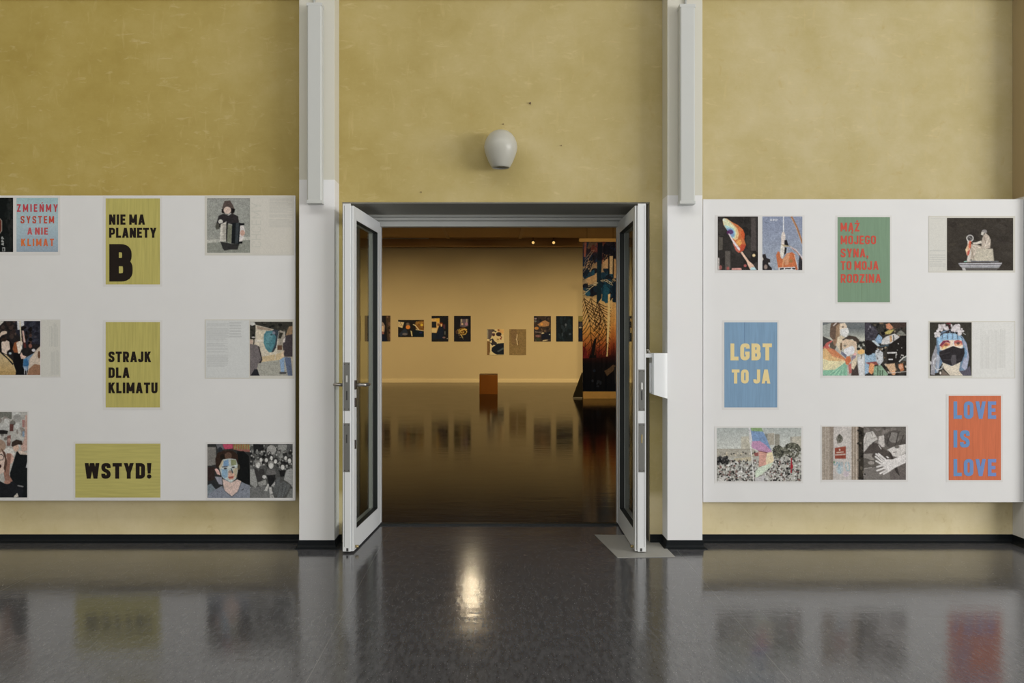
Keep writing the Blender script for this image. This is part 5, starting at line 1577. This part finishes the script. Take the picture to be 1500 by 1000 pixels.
# small nails left in the plaster
for (nx, ny, r) in ((776.5, 151.5, .006), (822, 213.5, .003), (737, 182, .003), (617, 281.5, .003)):
    d = WALL
    bm = bmesh.new()
    tube(bm, [(X(nx, d), d + 0.002, Z(ny, d)), (X(nx, d), d - 0.012, Z(ny, d) + .001)], r, n=8)
    o = obj('nail', bm, M['nail'])
    tag(o, {776.5: 'largest rusty nail, right of and above the globe lamp', 822: 'small nail right of the globe lamp on the ochre wall',
            737: 'small nail just above the globe lamp', 617: 'small nail just above the left part of the door lintel'}[nx], 'nail', 'nails left in the ochre wall')

# ------------------------------------------------------------------ gallery: prints on the far wall
GP = FAR - 0.012
GD = GP - 0.002


def gprint(label, r):
    x0, y0, x1, y1 = r
    t = thing('photo_print', ((X(x0, GP) + X(x1, GP)) / 2, FAR, Z(y1, GP)), label, 'print', 'prints along the far gallery wall')
    obj('backing_board', boxes((X(x0, GP), X(x1, GP), GP, FAR - 0.001, Z(y1, GP), Z(y0, GP))), M['gal_skirt'], t)
    return t


def gphoto(c, t): return c.mesh('photograph', GD, M['ink_gloss'], t, ref=GAL, white=.74, blur=1)


def gc(r, base, res=2.4): return Canvas(*r, res=res, base=base)


r = (503, 462.2, 528.5, 499.8)
t = gprint('dark print seen through the left door glass, leftmost on the far wall', r)
c = gc(r, (34, 28, 22)).view(503, 462, 1)
gphoto(c.e(14, 16, 6, 9, (70, 52, 38)).n(.2, 1, 2), t)
r = (534.2, 462.2, 571.9, 499.8)
t = gprint('print of an elderly face, its left half hidden by the left door leaf', r)
c = gc(r, (26, 22, 20)).view(550, 455, 18.75)
c.p([(280, 150), (410, 150), (410, 840), (330, 840)], (62, 44, 28)).s_(16, (300, 160, 410, 800), [(76, 54, 34), (48, 34, 22), (90, 60, 40)], 14, 40, 2, 1.8)
c.p([(130, 340), (180, 300), (220, 340), (260, 420), (250, 560), (210, 650), (130, 620), (60, 600), (60, 380)], (128, 100, 74)).p([(170, 420), (215, 410), (220, 560), (160, 580)], (196, 142, 98)).p([(130, 450), (170, 460), (170, 540), (130, 560)], (98, 54, 36)).p([(130, 600), (240, 640), (330, 840), (-280, 840), (-100, 640)], (18, 22, 30)).p([(170, 560), (240, 590), (230, 640), (180, 640)], (120, 68, 50))
gphoto(c, t)
r = (583.1, 468.4, 621, 493.3)
t = gprint('wide print of a dark figure between cream papers, second visible from left', r)
c = gc(r, (28, 24, 20)).view(550, 455, 18.75)
c.p([(625, 300), (790, 320), (740, 470), (625, 440)], (206, 184, 136)).l([(680, 320), (740, 420)], 18, (110, 78, 44)).l([(640, 340), (700, 420)], 14, (140, 100, 56)).e(890, 400, 60, 80, (66, 48, 34)).e(885, 370, 34, 34, (90, 74, 56)).e(895, 450, 60, 56, (190, 104, 40)).p([(800, 480), (850, 500), (900, 620), (700, 700), (640, 640)], (36, 38, 40)).e(810, 640, 70, 34, (92, 78, 66))
c.p([(960, 540), (1000, 560), (1020, 700), (990, 700)], (176, 152, 90)).p([(1080, 330), (1200, 280), (1330, 270), (1330, 550), (1110, 520)], (106, 66, 26)).s_(12, (1130, 310, 1320, 480), [(150, 100, 34), (90, 50, 20), (130, 90, 40)], 16, 40, 4).e(1270, 390, 40, 30, (196, 140, 40)).l([(1040, 380), (1090, 400), (1180, 510)], 24, (226, 204, 160)).l([(1110, 520), (1220, 530), (1330, 555)], 14, (196, 172, 120)).p([(1040, 520), (1330, 570), (1330, 710), (1040, 710)], (16, 24, 24)).e(1240, 600, 40, 20, (30, 30, 60))
gphoto(c, t)
r = (632.2, 462.5, 656.8, 500)
t = gprint('print of a red haired person in a dark coat before yellow light', r)
c = gc(r, (26, 24, 22)).view(626, 455, 20)
c.p([(125, 230), (360, 220), (360, 400), (300, 560), (270, 650), (130, 640)], (176, 130, 70)).p([(260, 230), (365, 225), (350, 330), (270, 320)], (196, 130, 44)).p([(135, 320), (265, 320), (265, 495), (135, 495)], (30, 28, 26)).p([(130, 530), (280, 530), (260, 640), (130, 635)], (196, 158, 92)).e(320, 410, 30, 40, (110, 70, 34))
c.p([(290, 640), (350, 480), (430, 470), (480, 560), (460, 820), (260, 820)], (22, 26, 32)).e(405, 400, 50, 56, (104, 40, 18)).p([(385, 380), (430, 385), (430, 460), (395, 470)], (222, 150, 90)).p([(460, 400), (520, 400), (520, 540), (470, 520)], (70, 38, 38)).l([(515, 610), (515, 690)], 22, (96, 88, 70)).e(485, 780, 44, 26, (110, 76, 62)).e(580, 810, 18, 14, (140, 116, 88)).p([(130, 660), (270, 660), (260, 840), (130, 840)], (24, 28, 30))
gphoto(c, t)
r = (665, 462.5, 689.6, 500)
t = gprint('dark print of a coiled golden ornament, right neighbour of the red haired person', r)
c = gc(r, (24, 22, 22)).view(626, 455, 20)
c.p([(970, 250), (1200, 240), (1190, 450), (1100, 480), (960, 460)], (84, 68, 64)).l([(1000, 260), (1000, 330)], 40, (140, 118, 84)).l([(1150, 260), (1150, 360)], 34, (140, 116, 84)).e(1140, 390, 40, 50, (140, 94, 92)).e(1020, 390, 34, 30, (170, 130, 96)).e(1040, 600, 130, 110, (96, 60, 22))
pts = [(1040 + (30 + 12 * k) * math.cos(k * .9), 610 + (24 + 9 * k) * math.sin(k * .9)) for k in range(12)]
c.l(pts, 14, (206, 160, 72)).l([(930, 540), (930, 640), (990, 720), (1040, 780)], 16, (214, 164, 70)).l([(1000, 590), (1080, 530), (1150, 550)], 20, (190, 140, 60)).e(1110, 620, 34, 30, (40, 28, 18)).l([(950, 790), (1000, 770), (1060, 830)], 10, (130, 104, 64)).e(870, 620, 40, 60, (64, 42, 28)).e(940, 700, 30, 40, (70, 54, 40))
gphoto(c, t)
r = (713.3, 482, 738.2, 519.8)
t = gprint('low hung print of dark bundled shapes and pale skull like form', r)
c = gc(r, (190, 164, 106)).view(708, 476, 20)
c.p([(100, 120), (330, 130), (260, 300), (200, 420), (100, 390)], (78, 62, 50)).p([(100, 130), (150, 130), (150, 380), (100, 380)], (130, 112, 80)).p([(260, 120), (390, 190), (360, 220), (260, 150)], (60, 48, 34)).p([(400, 110), (600, 130), (590, 300), (540, 250), (400, 180)], (180, 128, 70)).e(450, 150, 22, 22, (90, 46, 24))
c.e(450, 270, 80, 60, (44, 32, 28)).p([(500, 300), (545, 350), (520, 440), (480, 400)], (104, 46, 30)).e(430, 420, 60, 80, (176, 140, 84)).l([(400, 350), (500, 360)], 30, (214, 200, 160)).e(430, 420, 24, 20, (106, 74, 40)).e(300, 280, 44, 50, (70, 44, 36)).e(285, 225, 26, 22, (190, 160, 140)).p([(180, 430), (280, 390), (330, 470), (400, 520), (380, 600), (260, 600), (200, 520)], (44, 36, 32)).p([(200, 470), (250, 430), (250, 520), (200, 510)], (196, 176, 136)).l([(300, 590), (390, 600)], 22, (206, 190, 150))
c.p([(250, 660), (420, 540), (600, 520), (600, 860), (400, 860), (240, 780)], (22, 24, 26)).p([(400, 760), (580, 650), (600, 700), (430, 790)], (58, 60, 54)).p([(100, 460), (200, 480), (200, 760), (170, 870), (100, 870)], (110, 76, 40)).l([(170, 480), (170, 870)], 18, (66, 36, 18)).p([(200, 720), (250, 760), (360, 870), (200, 870)], (176, 148, 96)).n(.08, 3, .6)
gphoto(c, t)
r = (746, 482, 770.8, 519.8)
t = gprint('low hung plain brown print with a single thin pale streak', r)
c = gc(r, (112, 84, 46)).view(708, 476, 20)
gphoto(c.e(900, 300, 90, 300, (104, 76, 44)).l([(990, 280), (985, 380), (965, 410), (985, 460), (1005, 580)], 22, (176, 142, 96)).l([(1020, 260), (1010, 380)], 14, (80, 56, 28)).l([(1030, 470), (1040, 590), (1000, 600)], 12, (80, 54, 28)).n(.04, 5, 1), t)
r = (782, 462.8, 807, 500)
t = gprint('print of tumbled brown and dark rubble right of the two low prints', r)
c = gc(r, (48, 36, 28)).view(776, 455, 18.75)
c.s_(40, (115, 150, 580, 840), [(30, 26, 24), (66, 50, 36), (84, 60, 40), (44, 36, 34), (24, 24, 26)], 16, 50, 9)
c.p([(210, 380), (330, 300), (420, 260), (540, 330), (520, 420), (400, 440), (280, 430)], (140, 94, 54)).e(330, 370, 40, 40, (170, 110, 50)).e(190, 480, 60, 40, (150, 94, 42)).e(160, 220, 34, 20, (120, 96, 88)).e(160, 290, 28, 16, (96, 96, 76)).l([(160, 580), (300, 590)], 20, (110, 88, 70)).e(360, 620, 38, 26, (160, 136, 104)).p([(330, 640), (580, 560), (580, 760), (320, 780)], (22, 22, 26)).e(540, 650, 20, 14, (160, 150, 140)).l([(360, 820), (480, 800)], 22, (176, 148, 104)).e(230, 690, 70, 36, (104, 66, 52)).e(230, 780, 60, 40, (44, 46, 30))
gphoto(c.n(.1, 8, .7), t)
r = (814.6, 462.8, 839.2, 500)
t = gprint('almost black print with faint grey marks, left of the hanging banner', r)
c = gc(r, (18, 22, 23)).view(776, 455, 18.75)
c.s_(14, (740, 170, 1160, 820), [(24, 30, 30), (14, 18, 18), (30, 34, 34)], 20, 50, 11, 2.2)
gphoto(c.e(990, 385, 26, 34, (80, 78, 74), al=.8).e(990, 440, 16, 34, (54, 54, 50), al=.7).e(895, 650, 20, 54, (50, 54, 52), al=.8).e(1100, 640, 34, 26, (58, 60, 58), al=.8), t)
r = (847.2, 462.8, 872, 500)
t = gprint('print half hidden behind the left edge of the hanging banner', r)
c = gc(r, (26, 24, 26)).view(776, 455, 18.75)
gphoto(c.p([(1330, 155), (1600, 155), (1600, 290), (1330, 300)], (120, 96, 46)).e(1400, 380, 50, 60, (52, 42, 40)).e(1390, 460, 40, 20, (130, 112, 80)).e(1400, 640, 30, 120, (18, 24, 36)), t)
r = (880, 462.8, 924.8, 500)
t = gprint('dark print seen through the right door glass beyond the banner', r)
gphoto(gc(r, (24, 22, 22)).view(880, 462, 1).e(34, 16, 6, 8, (44, 34, 28)).n(.2, 2, 2), t)

# ------------------------------------------------------------------ gallery: plinth box
bd = F * CAMZ / (577.3 - CY)
bw0, bw1 = X(702.3, bd), X(729, bd)
bh = Z(548.3, bd)
t = thing('plinth', ((bw0 + bw1) / 2, bd, 0), 'orange brown cube plinth standing alone on the gallery floor', 'plinth')
bm = bmesh.new()
box(bm, bw0, bw1, bd, bd + 0.62, 0.0, bh - 0.018, bev=0.003)
obj('body', bm, M['mdf'], t)
bm = bmesh.new()
box(bm, bw0, bw1, bd, bd + 0.62, bh - 0.0178, bh, bev=0.003)
obj('top_board', bm, simple('plinth_top_board', (0.30, 0.17, 0.08), .5, var=.08, scale=10), t)

# ------------------------------------------------------------------ gallery: palm banner on its stand
BD = F * CAMZ / (583.5 - CY)
b0, b1 = X(853.6, BD), X(904.3, BD)
t = thing('banner_stand', ((b0 + b1) / 2, BD, 0), 'tall printed palm leaf banner hanging to a wooden base at the right of the gallery', 'banner')
c = Canvas(853.6, 353.5, 904.3, 573.5, res=2.6, base=(120, 90, 50)).view(846, 340, 7.69)
c.g([(100, (96, 70, 52)), (250, (120, 84, 52)), (420, (168, 130, 84)), (560, (160, 128, 84)), (700, (150, 118, 72)), (760, (206, 160, 92)), (1000, (222, 166, 88)), (1120, (212, 140, 60)), (1260, (176, 90, 38)), (1340, (120, 44, 26)), (1420, (66, 22, 18)), (1500, (22, 18, 17)), (1800, (14, 16, 18))])
teal = [(34, 56, 62), (26, 40, 46), (42, 78, 84), (28, 30, 34)]
c.s_(34, (60, 110, 450, 330), [(28, 26, 30), (44, 36, 38), (112, 58, 44), (34, 44, 54)], 16, 52, 3, 1.6)
c.p([(80, 110), (105, 110), (95, 280), (70, 280)], (150, 84, 60)).p([(215, 120), (240, 120), (232, 220), (215, 230)], (140, 66, 50))
c.s_(26, (70, 430, 250, 520), teal, 14, 40, 4).s_(26, (270, 400, 450, 520), teal, 16, 44, 5).s_(30, (90, 590, 230, 700), teal, 16, 42, 6).s_(46, (230, 560, 450, 760), teal, 18, 50, 7)
c.p([(280, 320), (345, 300), (345, 410), (280, 410)], (196, 146, 92)).p([(360, 270), (400, 270), (395, 470), (360, 470)], (200, 158, 100)).p([(405, 300), (445, 300), (445, 520), (405, 520)], (196, 142, 84)).p([(100, 520), (215, 470), (225, 560), (120, 600)], (190, 144, 88))
c.p([(222, 250), (275, 250), (262, 560), (270, 740), (215, 820)], (24, 40, 42)).p([(225, 120), (280, 120), (275, 320), (222, 320)], (24, 26, 30)).p([(345, 240), (360, 240), (358, 520), (345, 520)], (24, 26, 30)).p([(398, 120), (408, 120), (404, 520), (392, 520)], (26, 26, 28)).p([(300, 560), (370, 560), (345, 800), (270, 770)], (34, 74, 80)).p([(380, 570), (450, 560), (450, 780), (390, 740)], (26, 34, 42))


def frond(c, spine, n, length, col, wd, bend, sides=(1, -1), lean=.9):
    for i in range(n):
        k = i / (n - 1) * (len(spine) - 1)
        j = min(int(k), len(spine) - 2)
        f_ = k - j
        px, py = [spine[j][q] * (1 - f_) + spine[j + 1][q] * f_ for q in (0, 1)]
        dx, dy = spine[j + 1][0] - spine[j][0], spine[j + 1][1] - spine[j][1]
        q = math.atan2(dy, dx)
        Lg = length * (0.55 + 0.45 * math.sin(math.pi * min(1, .15 + i / n)))
        for sg in sides:
            a = q + sg * lean
            m_ = (px + Lg * .5 * math.cos(a), py + Lg * .5 * math.sin(a))
            e_ = (px + Lg * math.cos(a - sg * bend), py + Lg * math.sin(a - sg * bend))
            c.l([(px, py), m_, e_], wd, col)
    c.l(spine, wd * 1.2, col)


frond(c, [(225, 250), (150, 330), (80, 480)], 9, 105, (28, 30, 34), 7, .3, lean=.6)
frond(c, [(190, 200), (130, 290), (95, 420)], 7, 80, (176, 130, 88), 4, .3, (1,), lean=.7)
frond(c, [(440, 120), (360, 190), (300, 290)], 8, 80, (26, 26, 30), 7, .3, lean=.7)
frond(c, [(230, 570), (160, 620), (75, 700)], 6, 50, (206, 176, 120), 5, .3, (1,))
frond(c, [(250, 560), (330, 545), (390, 600), (440, 690)], 10, 120, (20, 38, 44), 7, .4, lean=.8)
frond(c, [(260, 545), (330, 535), (380, 570)], 5, 50, (214, 180, 120), 5, .4, (1,))
frond(c, [(75, 745), (105, 860), (140, 1020), (160, 1280)], 11, 190, (44, 28, 18), 6, -.12, lean=.62)
frond(c, [(150, 745), (180, 880), (210, 1060)], 6, 110, (46, 30, 20), 5, -.1, lean=.6)
frond(c, [(225, 790), (285, 920), (325, 1100), (320, 1320)], 12, 210, (46, 28, 20), 6, -.12, lean=.62)
frond(c, [(245, 800), (255, 1000), (235, 1220)], 7, 110, (66, 38, 22), 5, -.1, lean=.5)
c.p([(345, 700), (368, 690), (362, 1000), (340, 1400), (322, 1400)], (232, 188, 112)).p([(375, 880), (385, 1000), (380, 1230), (368, 1000)], (180, 118, 54))
c.g([(780, (214, 160, 90)), (1000, (220, 150, 70)), (1150, (196, 110, 46)), (1300, (128, 50, 26)), (1400, (50, 22, 18))], pts=[(385, 800), (450, 790), (450, 1420), (350, 1420), (370, 1200)])
c.p([(190, 1200), (210, 1190), (212, 1560), (60, 1720), (60, 1560), (130, 1420)], (20, 18, 17)).p([(60, 1280), (90, 1300), (130, 1420), (60, 1520)], (112, 34, 28))
for k in range(9): c.l([(90 + 40 * k, 1250), (70 + 42 * k, 1380)], 9, (150, 66, 30) if k % 2 else (60, 24, 18), .8)
c.g([(1380, (60, 22, 18)), (1480, (20, 17, 17)), (1780, (13, 16, 18))], pts=[(50, 1420), (460, 1400), (460, 1830), (50, 1830)])
c.p([(300, 1560), (340, 1540), (400, 1490), (430, 1500), (400, 1560), (330, 1620)], (92, 66, 40)).l([(415, 1520), (425, 1700)], 10, (44, 40, 34)).s_(8, (140, 1540, 290, 1740), [(40, 40, 38), (30, 34, 36)], 8, 18, 6)
c.n(.05, 91, .8)
fab = c.mesh('banner_fabric', BD - 0.01, M['ink_gloss'], t, ref=(216, 176, 108), white=.74,
             shape=lambda u, v: 0.015 * np.sin(u * 19 + 1.2 * np.sin(v * 3)) * (1 - .5 * v) + 0.007 * np.sin(u * 41 + v * 4))
hz0, hz1 = Z(354.3, BD), Z(349.2, BD)
obj('header_rail', boxes((X(848, BD), X(906, BD), BD - 0.05, BD + 0.06, hz0, hz1), bev=0.004), M['pine'], t)
obj('base_board', boxes((b0, b1 + 0.01, BD - 0.06, BD + 0.06, 0.0, Z(573.2, BD)), bev=0.005), M['pine'], t)
bm2 = bmesh.new()
prism(bm2, [(X(840.8, BD), 0.03), (b0 + 0.005, 0.03), (b0 + 0.005, Z(546, BD))], 'y', BD + 0.08, BD + 0.30)
obj('side_brace', bm2, M['black_cloth'], t)
obj('foot_bar', boxes((X(840.8, BD), b0 + 0.10, BD + 0.06, BD + 0.32, 0.0, 0.03)), M['metal_bar'], t)
for xx in (b0 + 0.015, b1 - 0.015):
    bm = bmesh.new()
    tube(bm, [(xx, BD + 0.05, 0.0), (xx, BD + 0.05, hz0 + .01)], 0.012, n=8)
    obj('upright', bm, M['black_cloth'], t, smooth=True)
for xx in (b0 + 0.1, b1 - 0.1):
    bm = bmesh.new()
    tube(bm, [(xx, BD, hz1 - .005), (xx, BD, GC)], 0.004, n=6)
    obj('hanging_cable', bm, M['black_cloth'], t)

# ------------------------------------------------------------------ gallery: spotlights


def spotlight(loc, aim, label, glow, r=0.055):
    loc, aim = Vector(loc), Vector(aim)
    d = (aim - loc).normalized()
    t = thing('spotlight', loc, label, 'spotlight', 'gallery spotlights')
    bm = bmesh.new()
    tube(bm, [loc - d * 0.10, loc - d * 0.09, loc + d * 0.05], [r * .7, r, r], n=16, cap=True)
    obj('can', bm, M['steel_dark'], t, smooth=False)
    bm = bmesh.new()
    tube(bm, [loc + d * 0.048, loc + d * 0.054], r * .86, n=16)
    obj('lens', bm, glow, t)
    bm = bmesh.new()
    tube(bm, [loc - d * 0.03 + Vector((0, 0, r * .8)), (loc.x, loc.y, GC - 0.001)], 0.010, n=8)
    obj('stem', bm, M['steel_dark'], t)
    return t


for (px_, lab) in ((781, 'left one of two made-up lamps standing in for glints on the far beam'), (811, 'right one of two made-up lamps standing in for glints on the far beam')):  # glowing discs added to imitate blurred glints on the beam
    q = P(px_, 354.6, 27.15)
    spotlight(q, (q[0] - .3, q[1] - 6, q[2] - 2.2), lab, M['beam_glint'], .05)
hl = (X(691, 19.7), 19.7, 4.28)
spotlight(hl, (0, 6, 0.2), 'bright ceiling spotlight above the middle of the gallery, shining at the doorway', M['lamp_bright'], .10)
